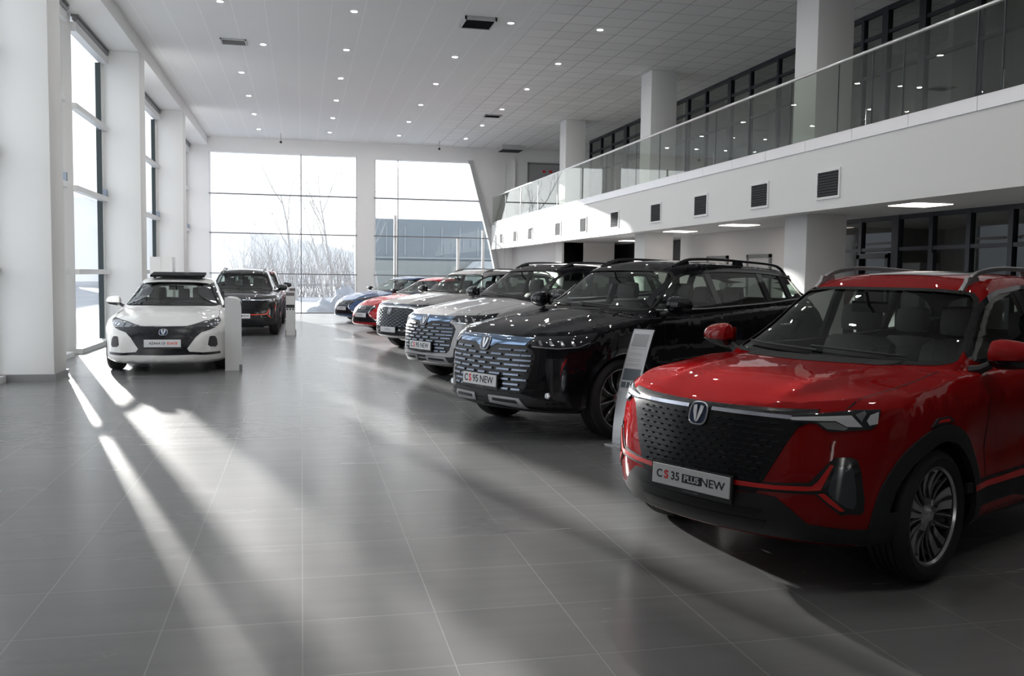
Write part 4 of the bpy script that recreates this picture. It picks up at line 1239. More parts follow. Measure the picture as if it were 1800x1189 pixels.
def sculpt_sedan(S):
    def f(X, Y, Z, t):
        k = -0.018*np.exp(-((Z-S['hollow'])/0.09)**2)*np.exp(-(X/1.4)**4)+0.012*np.exp(-((Z-S['crease'])/0.03)**2)
        Y = Y+np.where(Y > 0.6, k, 0)
        return X, Y, Z
    return f
SED = dict(bow=0.2, axle=1.35, tyre=0.33, rim=0.24, flare=0.016, archr=0.375, archy=(0.58, 1.1), hollow=0.55, crease=0.79,
  lower=dict(levels=LV, front=[(0, 2.30), (.08, 2.37), (.25, 2.385), (.45, 2.375), (.65, 2.35), (.82, 2.30), (.92, 2.24), (.98, 2.18), (1, 2.14)],
     rear=[(0, -2.24), (.1, -2.33), (.4, -2.36), (.7, -2.33), (.9, -2.30), (1, -2.25)],
     halfw=[(0, .82), (.05, .87), (.15, .895), (.35, .89), (.6, .90), (.78, .905), (.88, .885), (.95, .85), (.985, .825), (1, .80)],
     zb=[(-2.4, .28), (-1.7, .20), (-.9, .18), (.9, .18), (1.7, .16), (2.4, .17)],
     zt=[(-2.4, 1.00), (-1.7, 1.01), (-.8, .985), (.2, .955), (.9, .925), (1.3, .88), (1.7, .82), (2.05, .745), (2.25, .69), (2.4, .65)],
     crown=[(-2.4, .02), (-1.5, .05), (.6, .07), (1.2, .08), (1.8, .07), (2.15, .035), (2.4, .0)],
     pf=(2.6, 4.2), pr=(2.6, 3.6), af=.95, ar=.9, spine=(.45, .3), cpow=2.0,
     deck=lambda X, Y, Z: ridge(X, Y, lambda x: 0.30+0.20*(2.2-x), 0.014, 0.08)*np.clip((X-1.2)/0.3, 0, 1)*np.clip((2.15-X)/0.3, 0, 1)),
  green=dict(levels=levels(14, (.03, .94, .97, .99)), front=[(0, 1.18), (.25, 1.02), (.6, .62), (.9, .22), (.97, .10), (1, -.02)],
     rear=[(0, -2.02), (.3, -1.78), (.6, -1.42), (.9, -1.04), (.97, -.94), (1, -.80)],
     halfw=[(0, .81), (.2, .79), (.5, .715), (.85, .61), (.95, .57), (.985, .54), (1, .50)],
     zb=[(-2.1, .88), (1.3, .88)], zt=[(-2.1, 1.30), (-1.4, 1.36), (-.9, 1.41), (-.4, 1.435), (0, 1.42), (.3, 1.37), (.8, 1.26), (1.3, 1.18)],
     crown=[(-2.1, .02), (-1, .035), (.1, .035), (.6, .03), (1.3, .02)],
     pf=(2.2, 3.0), pr=(2.4, 3.0), af=.36, ar=.45, spine=(.3, .3), cpow=2.0),
  inset=.05, cabin=(-1.35, .80, .72, .92),
  dlo=[(.80, .985), (.55, 1.13), (.28, 1.27), (.0, 1.345), (-.4, 1.365), (-.85, 1.33), (-1.25, 1.20), (-1.55, 1.07), (-1.3, 1.03), (-.5, 1.0), (.2, .985)],
  dlo_split=(1.0, -.25, -1.05, -1.8), pillar=.045, pillar_lean=-.03,
  wscreen=[(-.72, 1.0), (-.67, 1.08), (-.535, 1.335), (-.3, 1.358), (.3, 1.358), (.535, 1.335), (.67, 1.08), (.72, 1.0), (.3, 1.005), (-.3, 1.005)],
  rscreen=[(-.60, 1.06), (-.48, 1.30), (.48, 1.30), (.60, 1.06)], cutx=(-.5, -1.0),
  hoodz=pch([(.9, .925), (1.3, .88), (1.7, .82), (2.05, .745), (2.25, .69), (2.4, .65)]), cowlx=.98, hoody=pch([(.9, .74), (1.5, .76), (2.0, .66), (2.3, .5)]), hoodfront=2.05,
  bumpx=1.80, bumpz=.68, rbumpx=-1.9, roofz=1.25, roofx=.5, doors=(.80, -.26, -1.22), beltmax=1.0, doorbelt=.95, sill=.30, handlez=.82,
  seat=(.10, .36, .30), dashz=.93, mirx=.28, mirror=(.62, .94, 1.06), mirsc=1.0, wiperz=1.012, wcut=.12,
  twotone=lambda c: False)
SED['sculpt'] = sculpt_sedan(SED)

def base_car(S, key, P, label, loc, head, group=None, style='petal', rails=None, steer=0.0):
    car = thing('car', label, 'car', (loc[0], loc[1], 0), math.radians(head), group)
    if key not in CACHE: CACHE[key] = build_body(S)
    B = CACHE[key]
    make_shell(S, B, P, car)
    glazing(S, B, car, P.get('glass', CARGLASS), P.get('rglass', CARTINT))
    interior(S, car)
    shut_lines(S, B, car)
    for sg in (1, -1):
        side_mirror(car, S, sg, P)
        for x in (S['axle'], -S['axle']):
            wheel(car, x, sg*(S['lower']['halfw'][4][1]-0.115), S['tyre'], S['rim'], sg, style, steer=steer if x > 0 else 0)
        if rails: roof_rail(car, S, B, sg, rails[0], rails[1], rails[2], rails[3], rails[4])
    wipers(car, S, B)
    # dark floor pan so that nothing shows through under the body
    z0 = S['sill']-0.17
    MB().box(-S['axle']+S['archr'], S['axle']-S['archr'], -0.70, 0.70, z0, z0+0.1).box(-0.5, S['axle']+0.3, -0.55, 0.55, z0, z0+0.1).box(-S['axle']-0.4, -0.5, -0.55, 0.55, z0+0.02, z0+0.12).build('floor_pan', BLKMAT, car)
    return car, B

# ------------------------------------------------------------------ faces of the cars
OBL = (-0.74, -0.67, 0.0)
REDTRIM = mat('bright_red_accent', (0.75, 0.012, 0.01), 0.35, coat=0.5)
ORTRIM = mat('bright_orange_accent', (0.85, 0.05, 0.01), 0.35, coat=0.5)
SKYCHR = mat('dark_chrome_bar', (0.22, 0.30, 0.43), 0.12, 1.0)  # blue sky reflection put into the chrome colour
DASHCHR = mat('satin_chrome_dash', (0.20, 0.23, 0.29), 0.30, 0.9)  # bluish sky reflection tinted into the metal colour
GRDARK = mat('grille_black', (0.006, 0.007, 0.010), 0.4)
GRTILE = mat('grille_tile_black', (0.02, 0.024, 0.034), 0.25, 0.3)
DRLM = mat('drl_light_guide', (0.62, 0.66, 0.78), 0.18, 0.5, coat=1.0)
SKID = mat('satin_skid_plate', (0.42, 0.42, 0.44), 0.35, 0.8)
def mir(half): return [(y, z) for y, z in half]+[(-y, z) for y, z in half[::-1] if abs(y) > 1e-6]
def both(fn):
    for sg in (False, True): fn(sg)
def inside(poly, x, y):
    c = False; n = len(poly)
    for i in range(n):
        x1, y1 = poly[i]; x2, y2 = poly[(i+1) % n]
        if (y1 > y) != (y2 > y) and x < (x2-x1)*(y-y1)/(y2-y1)+x1: c = not c
    return c
def front_hit(sk, y, z):
    h = sk.ray(Vector((5, y, z)), Vector((-1, 0, 0))); return h
def arch_trim(B, S, car, r0, r1, a0, a1, mt, off=0.008, th=0.03, rear=True):
    for x in ((S['axle'], -S['axle']) if rear else (S['axle'],)):
        for sg in (False, True):
            zc = S['tyre']*0.98; n = 26
            A = [math.radians(a0+(a1-a0)*i/n) for i in range(n+1)]
            # two halves so the outline stays simple
            P = [(x+r1*math.cos(a), 0, zc+r1*math.sin(a)) for a in A]+[(x+r0*math.cos(a), 0, zc+r0*math.sin(a)) for a in A[::-1]]
            drape(B['skin'], P, DIRS['L'], off, th, 0.05, 'wheel_arch_trim', mt, car, mirror=sg)
def sill_trim(B, S, car, z0, z1, mt, x0=None, x1=None, name='sill_trim', off=0.008):
    x0 = x0 if x0 is not None else -S['axle']+S['archr']+0.03; x1 = x1 if x1 is not None else S['axle']-S['archr']-0.03
    both(lambda sg: drape(B['skin'], [(x0, 0, z0), (x1, 0, z0), (x1, 0, z1), (x0, 0, z1+0.02)], DIRS['L'], off, 0.02, 0.12, name, mt, car, mirror=sg))

def face35(car, B, S, accent, plate_on=True):
    sk = B['skin']; D = lambda pts, d, name, m_, off=0.003, th=0.012, mirror=False, step=0.04, smooth=0: drape(sk, pts, d, off, th, step, name, m_, car, mirror=mirror, smooth=smooth)
    F = DIRS['F']
    # black band from lamp to lamp with the grille field below it
    up = [(0, .907), (.19, .908), (.40, .912), (.60, .921)]
    gr = [(.60, .872), (.535, .832), (.492, .745), (.452, .655), (.404, .556), (.37, .490), (0, .480)]
    D(to3('F', mir(up+gr)), F, 'grille_field', MASKBLK, 0.005, 0.02, step=0.05)
    poly = mir([(0, .858), (.47, .850), (.515, .818), (.475, .735), (.435, .645), (.39, .556), (0, .530)])
    g = MB()
    for r in range(11):
        z = .842-r*0.0285
        for c in range(-12, 13):
            y = (c+(0.5 if r % 2 else 0))*0.060
            if not inside(poly, y, z) or not inside(poly, y+math.copysign(.02, y), z): continue
            if abs(y) < 0.085 and z > 0.765: continue
            h = front_hit(sk, y, z)
            if not h: continue
            M = facing(h[0], h[1]); wv = 0.024+0.008*abs(y)/0.5
            P = [(-wv, 0.000), (-wv*0.6, 0.0065), (wv*0.6, 0.0065), (wv, 0.000), (wv*0.6, -0.004), (-wv*0.6, -0.004)]
            base = [M @ Vector((a, b, 0.003)) for a, b in P]; top = [M @ Vector((a*0.8, b*0.7-0.001, 0.018)) for a, b in P]
            for i in range(6): j = (i+1) % 6; g.quad(base[i], base[j], top[j], top[i])
            g.quad(*top)
    g.build('grille_tiles', GRTILE, car, recalc=False)
    for a, b in ((-.50, -.075), (.075, .50)):
        draped_line(sk, [(5, y, .879-0.004*abs(y)) for y in np.linspace(a, b, 12)], F, 0.016, 0.012, 'light_bar', DRLM, car, thick=0.012)
    h = front_hit(sk, 0, .846); emblem(car, h[0]+h[1]*0.012, h[1], 0.98)
    lamp = [(2.03, .457, .880), (1.94, .60, .905), (1.826, .731, .927), (1.724, .805, .930), (1.733, .81, .908), (1.765, .81, .858), (1.794, .798, .838), (1.945, .664, .823), (1.96, .637, .837), (1.969, .612, .857), (2.016, .512, .861), (2.033, .46, .865)]
    def lamps(sg):
        D(lamp, OBL, 'headlamp', LAMPDRK, 0.006, 0.02, sg, 0.03)
        D([(2.027, .468, .8765), (1.93, .64, .893), (1.856, .727, .902), (1.83, .772, .849), (1.887, .723, .849), (1.914, .679, .874), (2.015, .512, .866)], OBL, 'headlamp_light_guide', LAMPWHT, 0.011, 0.004, sg, 0.03)
        D([(1.964, .614, .864), (1.915, .68, .868), (1.884, .728, .842), (1.896, .718, .832), (1.948, .654, .834)], OBL, 'headlamp_lens', LAMPCLR, 0.0125, 0.003, sg, 0.03)
        D([(1.841, .738, .905), (1.80, .763, .921), (1.797, .771, .911), (1.829, .764, .872)], OBL, 'headlamp_lens', LAMPCLR, 0.0125, 0.003, sg, 0.03)
        D([(1.782, .783, .905), (1.741, .803, .918), (1.761, .81, .864), (1.80, .789, .856), (1.806, .778, .877)], OBL, 'headlamp_lens', LAMPWHT, 0.0125, 0.003, sg, 0.03)
        D([(1.954, .688, .681), (1.939, .701, .701), (1.886, .752, .705), (1.863, .774, .69), (1.85, .786, .636), (1.83, .798, .505), (1.828, .797, .439), (1.839, .789, .422), (1.907, .741, .426), (1.967, .685, .492), (1.984, .664, .534)], OBL, 'fog_lamp_surround', BLKGLOSS, 0.005, 0.01, sg, 0.04)
        D([(1.942, .705, .661), (1.885, .759, .66), (1.872, .773, .572), (1.865, .776, .479), (1.876, .768, .451), (1.91, .741, .462), (1.964, .688, .519), (1.968, .683, .546)], OBL, 'fog_lamp', mat('fog_lens_grey', (0.06, 0.07, 0.08), 0.08, 0.4, coat=1.0), 0.009, 0.004, sg, 0.03)
        D([(2.134, .252, .545), (2.086, .457, .553), (2.018, .611, .572), (1.955, .686, .684), (1.938, .706, .682), (1.982, .666, .523), (1.893, .751, .423), (1.919, .73, .417), (2.002, .638, .515), (2.087, .459, .507), (2.135, .255, .49)], (-0.9, -0.43, 0), 'bumper_spear', BLKMAT, 0.004, 0.01, sg, 0.04)
        D([(2.134, .253, .540), (2.087, .458, .541), (2.013, .621, .553), (1.995, .645, .581), (1.959, .685, .665), (1.949, .697, .663), (1.988, .657, .539), (2.023, .604, .531), (2.087, .458, .521), (2.134, .254, .515)], (-0.9, -0.43, 0), 'accent_strip', accent, 0.011, 0.006, sg, 0.04)
        D([(1.995, .648, .519), (1.978, .672, .524), (1.909, .741, .443), (1.925, .727, .44), (1.963, .689, .476)], OBL, 'accent_strip', accent, 0.011, 0.006, sg, 0.04)
    both(lamps)
    low = [(0, .478), (.26, .478), (.376, .489), (.466, .484), (.536, .432), (.606, .362), (.73, .349), (.80, .335), (.80, .262), (0, .262)]
    D(to3('F', mir(low)), F, 'lower_bumper', BLKMAT, 0.004, 0.02, step=0.05)
    D(to3('F', mir([(0, .405), (.40, .405), (.37, .372), (0, .372)])), F, 'air_intake', GRDARK, 0.007, 0.002, step=0.08)
    D(to3('F', mir([(0, .350), (.42, .350), (.38, .300), (0, .300)])), F, 'air_intake', GRDARK, 0.007, 0.002, step=0.08)
    both(lambda sg: drape(sk, [(1.62, 0, .262), (1.95, 0, .262), (1.95, 0, .345), (1.78, 0, .345), (1.72, 0, .42), (1.62, 0, .42)], DIRS['L'], 0.006, 0.01, 0.05, 'lower_bumper', BLKMAT, car, mirror=sg))
    arch_trim(B, S, car, .405, .490, -14, 194, BLKMAT, 0.010, 0.03)
    both(lambda sg: drape(sk, [(1.18, 0, .838), (1.23, 0, .868), (1.36, 0, .868), (1.43, 0, .830), (1.34, 0, .835), (1.24, 0, .838)], DIRS['L'], 0.010, 0.01, 0.05, 'arch_badge_base', BLKMAT, car, mirror=sg))
    both(lambda sg: drape(sk, [(1.24, 0, .846), (1.25, 0, .858), (1.34, 0, .858), (1.37, 0, .846)], DIRS['L'], 0.013, 0.004, 0.05, 'arch_badge', accent, car, mirror=sg))
    sill_trim(B, S, car, .195, .432, BLKMAT, -.86, .86); sill_trim(B, S, car, .428, .480, BLKMAT, -.80, .98, off=0.007)
    sill_trim(B, S, car, .432, .462, accent, -.70, .90, 'sill_accent', 0.011)
    D([(.02, -.40, 3), (.02, .40, 3), (-1.0, .40, 3), (-1.0, -.40, 3)], DIRS['T'], 'sunroof_glass', BLKGLOSS, 0.003, 0.004, step=0.1, smooth=1)
    if plate_on:
        h = front_hit(sk, 0, .497); n = Vector((1, 0, 0.03))
        W = .0
        plate(car, h[0]+Vector((0.015, 0, 0)), n, segs=[('C', -.208, .062, INK, .95, .0010), ('S', -.160, .062, REDINK, 1.05, .0018), ('35', -.098, .062, INK, 1.0, .0010), ('NEW', .150, .062, INK, 1.1, .0006)])
        p = [c for c in car.children if c.name.startswith('number_plate')][-1]
        M = facing(h[0]+Vector((0.015, 0, 0)), n)
        MB().obox(M @ Matrix.Translation((.012, 0, .0088)), .125, .046, .0012).build('lettering_box', INK, p)
        text_mesh('PLUS', .045, 'lettering', PLATEW, p, M @ Matrix.Translation((.012, 0, .0095)), .0005, .0008, 1.05)

def dashes(sk, poly, zs, cols, name, mt, car, w0=.05, dw=.055, hh=.0095, skip=lambda y, z: False):
    g = MB()
    for r, z in enumerate(zs):
        for y in cols[r % 2]:
            for s in (1, -1):
                if y == 0 and s < 0: continue
                yy = y*s
                if not inside(poly, yy, z) or skip(yy, z): continue
                w = w0+dw*abs(y)/0.6
                a, b = yy-w, yy+w
                lim = [q for q in np.linspace(a, b, 7) if inside(poly, q, z)]
                if len(lim) < 3: continue
                prev = None
                for q in lim:
                    h = front_hit(sk, q, z); h2 = front_hit(sk, q, z-hh*2)
                    if not h or not h2: continue
                    up_, dn = h[0], h2[0]; n = h[1]
                    cur = [up_+n*0.004, up_+n*0.016+Vector((0, 0, -0.002)), dn+n*0.021, dn+n*0.004]
                    if prev:
                        for i in range(3): g.quad(prev[i], prev[i+1], cur[i+1], cur[i])
                    else: g.quad(*cur)
                    prev = cur
                if prev: g.quad(*prev)
    return g.build(name, mt, car)
def face95(car, B, S, P, bar=SKYCHR, txt=True, frame=False, z_shift=0.0):
    sk = B['skin']; F = DIRS['F']
    D = lambda pts, d, name, m_, off=0.003, th=0.012, mirror=False, step=0.04, smooth=0: drape(sk, pts, d, off, th, step, name, m_, car, mirror=mirror, smooth=smooth)
    field = [(0, .915), (.30, .912), (.49, .905), (.575, .862), (.612, .811), (.60, .74), (.580, .667), (.545, .52), (.50, .475), (0, .455)]
    D(to3('F', mir(field)), F, 'grille_field', GRDARK, 0.002, 0.02, step=0.05)
    D(to3('F', mir([(0, .986), (.30, .981), (.55, .976), (.49, .908), (.16, .908), (.10, .880), (0, .872)])), F, 'grille_bar', bar, 0.008, 0.012, step=0.05)
    poly = mir([(0, .90), (.47, .895), (.57, .85), (.60, .80), (.575, .667), (.535, .52), (.48, .490), (0, .480)])
    zs = [.868-.0455*k for k in range(9)]
    cols = ([.09, .285, .49], [0, .185, .385, .58])
    dashes(sk, poly, zs, cols, 'grille_dashes', DASHCHR, car, skip=lambda y, z: abs(y) < 0.12 and z > .83)
    h = front_hit(sk, 0, .905); emblem(car, h[0]+h[1]*0.014, h[1], 1.12)
    lampp = [(2.211, .508, .958), (2.143, .528, .990), (2.03, .70, 1.000), (1.922, .828, 1.005), (1.692, .90, 1.035), (1.77, .919, .968), (1.923, .893, .897), (2.093, .779, .88), (2.22, .569, .892)]
    def side(sg):
        D(lampp, OBL, 'headlamp', LAMPDRK, 0.004, 0.02, sg, 0.03)
        for k in range(4):
            y = .60+k*.072; x = 2.17-k*.072
            D([(x, y, .955), (x-.012, y+.016, .955), (x-.03, y+.034, .915), (x-.012, y+.02, .908), (x-.002, y+.006, .925)], OBL, 'headlamp_lens', LAMPCLR, 0.008, 0.003, sg, 0.03)
        draped_line(sk, [(q[0], -q[1] if sg else q[1], q[2]) for q in [(2.215, .56, .90), (2.09, .775, .888), (1.93, .885, .903), (1.80, .91, .945)]], mdir(OBL) if sg else OBL, 0.010, 0.007, 'headlamp_light_guide', LAMPCLR, car, thick=0.004)
        D([(2.171, .708, .798), (2.032, .848, .802), (2.018, .859, .406), (2.118, .787, .39), (2.167, .742, .533), (2.183, .709, .692)], OBL, 'corner_vent', BLKGLOSS, 0.004, 0.01, sg, 0.04)
        D([(2.088, .807, .786), (2.062, .83, .786), (2.044, .844, .40), (2.073, .824, .407)], OBL, 'corner_light', LAMPDRK, 0.010, 0.006, sg, 0.04)
        D([(2.155, .735, .79), (2.130, .755, .79), (2.125, .762, .42), (2.140, .745, .45)], OBL, 'corner_blade', mat('dark_satin_blade', (0.08, 0.08, 0.09), 0.3, 0.7), 0.010, 0.006, sg, 0.04)
        D([(2.364, .105, .415), (2.335, .30, .415), (2.297, .479, .411), (2.246, .545, .320), (2.349, .105, .345)], F, 'skid_plate', SKID, 0.014, 0.02, sg, 0.05)
        D([(2.364, .16, .395), (2.297, .44, .391), (2.28, .46, .362), (2.349, .16, .368)], F, 'skid_slot', GRDARK, 0.017, 0.002, sg, 0.06)
        h = sk.ray(Vector((5, -.735 if sg else .735, .452)), Vector((-1, 0, 0)))
        if h: MB().lathe([(0, .016), (.026, .014), (.034, .002)], 16, 'x', tuple(h[0])).build('fog_lamp', CHROME, car, smooth=40)
    both(side)
    low = [(0, .455), (.50, .455), (.56, .44), (.74, .40), (.86, .40), (.86, .29), (0, .29)]
    D(to3('F', mir(low)), F, 'lower_bumper', P.get('cladding', BLKMAT), 0.003, 0.02, step=0.05)
    if P.get('lowmat'):
        D(to3('F', mir([(0, .455), (.53, .455), (.60, .475), (.64, .44), (.56, .418), (0, .425)])), F, 'bumper_lip', P['lowmat'], 0.012, 0.02, step=0.05)
    arch_trim(B, S, car, .445, .500, -8, 188, BLKMAT if P.get('clad') else BLKGLOSS, 0.006, 0.02)
    sill_trim(B, S, car, .262, .40, BLKMAT, -.93, .93)
    both(lambda sg: draped_line(sk, [(x, 0, .455+.01*(x+.9)) for x in np.linspace(-.9, .85, 8)] if not sg else [(x, 0, .455+.01*(x+.9)) for x in np.linspace(-.9, .85, 8)], DIRS['L'] if not sg else mdir(DIRS['L']), 0.02, 0.008, 'sill_strip', SKID, car, thick=0.006))
    both(lambda sg: draped_line(sk, [(.78, 0, 1.232), (0, 0, 1.238), (-1.2, 0, 1.288), (-2.0, 0, 1.345)], DIRS['L'] if not sg else mdir(DIRS['L']), 0.012, 0.006, 'window_line_chrome', CHROME if P.get('chromeline', True) else BLKGLOSS, car, thick=0.005))
    D([(.05, -.42, 3), (.05, .42, 3), (-1.3, .42, 3), (-1.3, -.42, 3)], DIRS['T'], 'sunroof_glass', BLKGLOSS, 0.003, 0.004, step=0.1, smooth=1)
    h = front_hit(sk, 0, .556)
    if txt:
        plate(car, h[0]+Vector((0.028, 0, 0)), Vector((1, 0, .02)), segs=[('C', -.205, .096, INK, .85, .0016), ('S', -.142, .096, REDINK, .95, .0026), ('95', -.058, .096, INK, .95, .0014), ('NEW', .112, .096, INK, .92, .0012)])

def face75(car, B, S, P):
    """silver SUV: framed grille of fine dashes under a twin chrome bar"""
    sk = B['skin']; F = DIRS['F']
    D = lambda pts, d, name, m_, off=0.003, th=0.012, mirror=False, step=0.04, smooth=0: drape(sk, pts, d, off, th, step, name, m_, car, mirror=mirror, smooth=smooth)
    outer = [(0, .965), (.40, .960), (.64, .945), (.70, .87), (.68, .70), (.62, .50), (.56, .45), (0, .44)]
    D(to3('F', mir(outer)), F, 'grille_frame', CHROME, 0.006, 0.02, step=0.05)
    inn = [(0, .925), (.38, .92), (.60, .908), (.655, .855), (.638, .70), (.585, .52), (.54, .475), (0, .468)]
    D(to3('F', mir(inn)), F, 'grille_field', GRDARK, 0.010, 0.004, step=0.05)
    poly = mir([(0, .90), (.36, .897), (.58, .885), (.63, .845), (.615, .70), (.565, .54), (0, .53)])
    dashes(sk, poly, [.885-.034*k for k in range(11)], ([.07, .21, .35, .49], [0, .14, .28, .42, .56]), 'grille_dashes', DASHCHR, car, w0=.030, dw=.012, hh=.006, skip=lambda y, z: abs(y) < .10 and z > .78)
    h = front_hit(sk, 0, .845); emblem(car, h[0]+h[1]*0.016, h[1], 1.1)
    D(to3('F', mir([(0, 1.005), (.50, .998), (.78, .990), (.78, .975), (.50, .975), (0, .975)])), F, 'grille_bar', SKYCHR, 0.007, 0.01, step=0.05)
    lampp = [(2.2, .50, .985), (2.03, .70, .992), (1.90, .84, 1.0), (1.74, .90, 1.02), (1.80, .92, .965), (2.0, .84, .945), (2.2, .56, .958)]
    def side(sg):
        D(lampp, OBL, 'headlamp', LAMPDRK, 0.009, 0.02, sg, 0.04)
        D([(2.08, .74, .80), (2.0, .86, .81), (1.98, .87, .60), (2.10, .76, .58)], OBL, 'fog_lamp', LAMPDRK, 0.006, 0.01, sg, 0.05)
    both(side)
    D(to3('F', mir([(0, .435), (.56, .435), (.66, .47), (.74, .42), (.84, .42), (.84, .29), (0, .29)])), F, 'lower_bumper', BLKMAT, 0.003, 0.02, step=0.05)
    D(to3('F', mir([(0, .345), (.50, .345), (.60, .38), (.62, .35), (.52, .31), (0, .31)])), F, 'skid_plate', SKID, 0.012, 0.02, step=0.05)
    arch_trim(B, S, car, .445, .500, -8, 188, BLKMAT, 0.006, 0.02); sill_trim(B, S, car, .262, .40, BLKMAT, -.93, .93)
    h = front_hit(sk, 0, .46)
    plate(car, h[0]+Vector((0.028, 0, 0)), Vector((1, 0, 0)), segs=[('CS75 FL', 0, .058, mat('grey_ink', (0.12, 0.13, 0.2), 0.5), 1.0, 0)], under=False)

def facesedan(car, B, S, P, kind='white'):
    sk = B['skin']; F = DIRS['F']
    D = lambda pts, d, name, m_, off=0.003, th=0.012, mirror=False, step=0.04, smooth=0: drape(sk, pts, d, off, th, step, name, m_, car, mirror=mirror, smooth=smooth)
    if kind == 'white':
        D(to3('F', mir([(0, .712), (.33, .722), (.60, .712), (.74, .700), (.655, .664), (.54, .632), (.455, .554), (.345, .398), (.375, .350), (.56, .333), (.80, .330), (.80, .292), (.60, .292), (.43, .306), (0, .300)])), F, 'front_mask', MASKBLK, 0.003, 0.015, step=0.05)
        draped_line(sk, [(5, y, .718+.01*abs(y)) for y in np.linspace(-.34, .34, 14)], F, 0.010, 0.009, 'chrome_strip', CHROME, car, thick=0.006)
        lampp = [(2.107, .325, .725), (1.892, .574, .793), (1.571, .768, .839), (1.69, .798, .789), (1.879, .749, .712), (2.064, .563, .700)]
        h = front_hit(sk, 0, .634); emblem(car, h[0]+h[1]*0.010, h[1], 1.0)
        segs = [('AZAAA OI', -.075, .052, INK, .95, .0008), ('EUAOE', .140, .052, mat('orange_red_ink', (.75, .06, .02), .5), .9, .0014)]
        pz = .479
    else:
        D(to3('F', mir([(0, .700), (.36, .705), (.46, .655), (.30, .50), (.30, .44), (.52, .34), (.62, .30), (.60, .27), (0, .27)])), F, 'front_mask', MASKBLK, 0.003, 0.015, step=0.05)
        lampp = [(2.10, .36, .735), (1.88, .60, .790), (1.60, .775, .830), (1.70, .80, .790), (1.90, .745, .735), (2.08, .50, .700)]
        h = front_hit(sk, 0, .62); M = facing(h[0]+h[1]*.01, h[1])
        MB().tube([M @ Vector((.075*math.cos(2*PI*k/24), .055*math.sin(2*PI*k/24), 0)) for k in range(25)], .007, 6, caps=False).prism([M @ Vector(q) for q in ((-.03, -.03, 0), (-.015, -.03, 0), (.03, .03, 0), (.015, .03, 0))], M.to_3x3() @ Vector((0, 0, .006))).build('emblem', CHROME, car, smooth=50)
        segs = [('LAMORE', 0, .055, mat('grey_ink', (0.12, 0.13, 0.2), 0.5), 1.0, 0)]; pz = .45
        for k in range(5): draped_line(sk, [(5, y, .66-k*.05) for y in np.linspace(-.26, .26, 8)], F, 0.006, 0.007, 'grille_bar', DASHCHR, car, thick=0.004)
    def side(sg):
        D(lampp, OBL, 'headlamp', LAMPDRK, 0.005, 0.015, sg, 0.04)
        if kind == 'white':
            for k in range(3):
                x, y, z = [(1.80, .735, .752), (1.86, .70, .745), (1.93, .65, .735)][k]
                D([(x, y, z+.016), (x-.03, y+.03, z+.02), (x-.02, y+.025, z-.016), (x+.012, y-.005, z-.014)], OBL, 'headlamp_lens', LAMPCLR, 0.009, 0.003, sg, 0.03)
            D([(2.127, .655, .575), (2.031, .745, .566), (2.02, .766, .401), (2.201, .627, .420), (2.165, .643, .523)], OBL, 'bumper_vent', BLKMAT, 0.004, 0.01, sg, 0.04, 1)
        else:
            D([(2.1, .62, .46), (2.0, .74, .47), (1.98, .76, .40), (2.12, .60, .38)], OBL, 'bumper_vent', BLKMAT, 0.004, 0.01, sg, 0.04)
            draped_line(sk, [(q[0], -q[1] if sg else q[1], q[2]) for q in [(2.2, .36, .69), (2.25, .30, .60), (2.28, .305, .50), (2.2, .50, .36), (2.15, .60, .31)]], F, 0.014, 0.007, 'chrome_strip', CHROME, car, thick=0.004)
    both(side)
    h = front_hit(sk, 0, pz)
    plate(car, h[0]+Vector((0.018, 0, 0)), Vector((1, 0, .05)), segs=segs, under=False)
    both(lambda sg: draped_line(sk, [(.78, 0, .978), (0, 0, .98), (-1.2, 0, 1.02)], DIRS['L'] if not sg else mdir(DIRS['L']), 0.012, 0.006, 'window_line_chrome', CHROME, car, thick=0.005))

# ------------------------------------------------------------------ the cars of the show
RED = flake_paint('red_metallic_paint', (0.29, 0.006, 0.007), 0.30, 0.0)
BLACKP = flake_paint('black_metallic_paint', (0.007, 0.007, 0.009), 0.25, 0.0)
PWH = flake_paint('pearl_white_paint', (0.72, 0.72, 0.71), 0.35, 0.05)
SILW = flake_paint('silver_white_paint', (0.46, 0.46, 0.47), 0.35, 0.4)
SILG = flake_paint('silver_grey_paint', (0.33, 0.33, 0.33), 0.32, 0.5)
DGREY = flake_paint('dark_grey_paint', (0.028, 0.028, 0.030), 0.3, 0.4)
MAROON = flake_paint('maroon_paint', (0.16, 0.006, 0.012), 0.3, 0.4)
BLUEP = flake_paint('steel_blue_paint', (0.05, 0.09, 0.20), 0.3, 0.5)
CRED = flake_paint('candy_red_paint', (0.38, 0.012, 0.015), 0.3, 0.4)
RAILG = mat('silver_grey_rail', (0.33, 0.33, 0.34), 0.35, 0.8)

c, B = base_car(S35, 's35', dict(paint=RED, inner=INTER), 'metallic red compact SUV with a black tiled grille, nearest to the camera at right', (3.942, 5.506), 207.04, rails=(RAILG, -1.55, .25, .50, .05))
face35(c, B, S35, REDTRIM)
c, B = base_car(S95, 's95', dict(paint=BLACKP, inner=INTER), 'large black SUV parked directly behind the nearest red SUV', (3.815, 9.896), 207.29, rails=(BLKGLOSS, -1.9, .2, .53, .05), style='blade')
face95(c, B, S95, {})
c, B = base_car(S95, 's95', dict(paint=SILW, inner=INTER, upper=BLACKP, mircap=BLKGLOSS), 'two-tone pale silver SUV with black roof and pillars, third in the right row', (3.781, 14.138), 206.6, rails=(BLKGLOSS, -1.9, .2, .53, .05), style='blade')
face95(c, B, S95, dict(lowmat=SILW))
c, B = base_car(S95, 's95', dict(paint=SILG, inner=INTER, mircap=BLKGLOSS), 'silver grey SUV with a chrome framed grille, fourth in the right row', (3.68, 19.85), 209.5, rails=(RAILG, -1.9, .2, .53, .05), style='five')
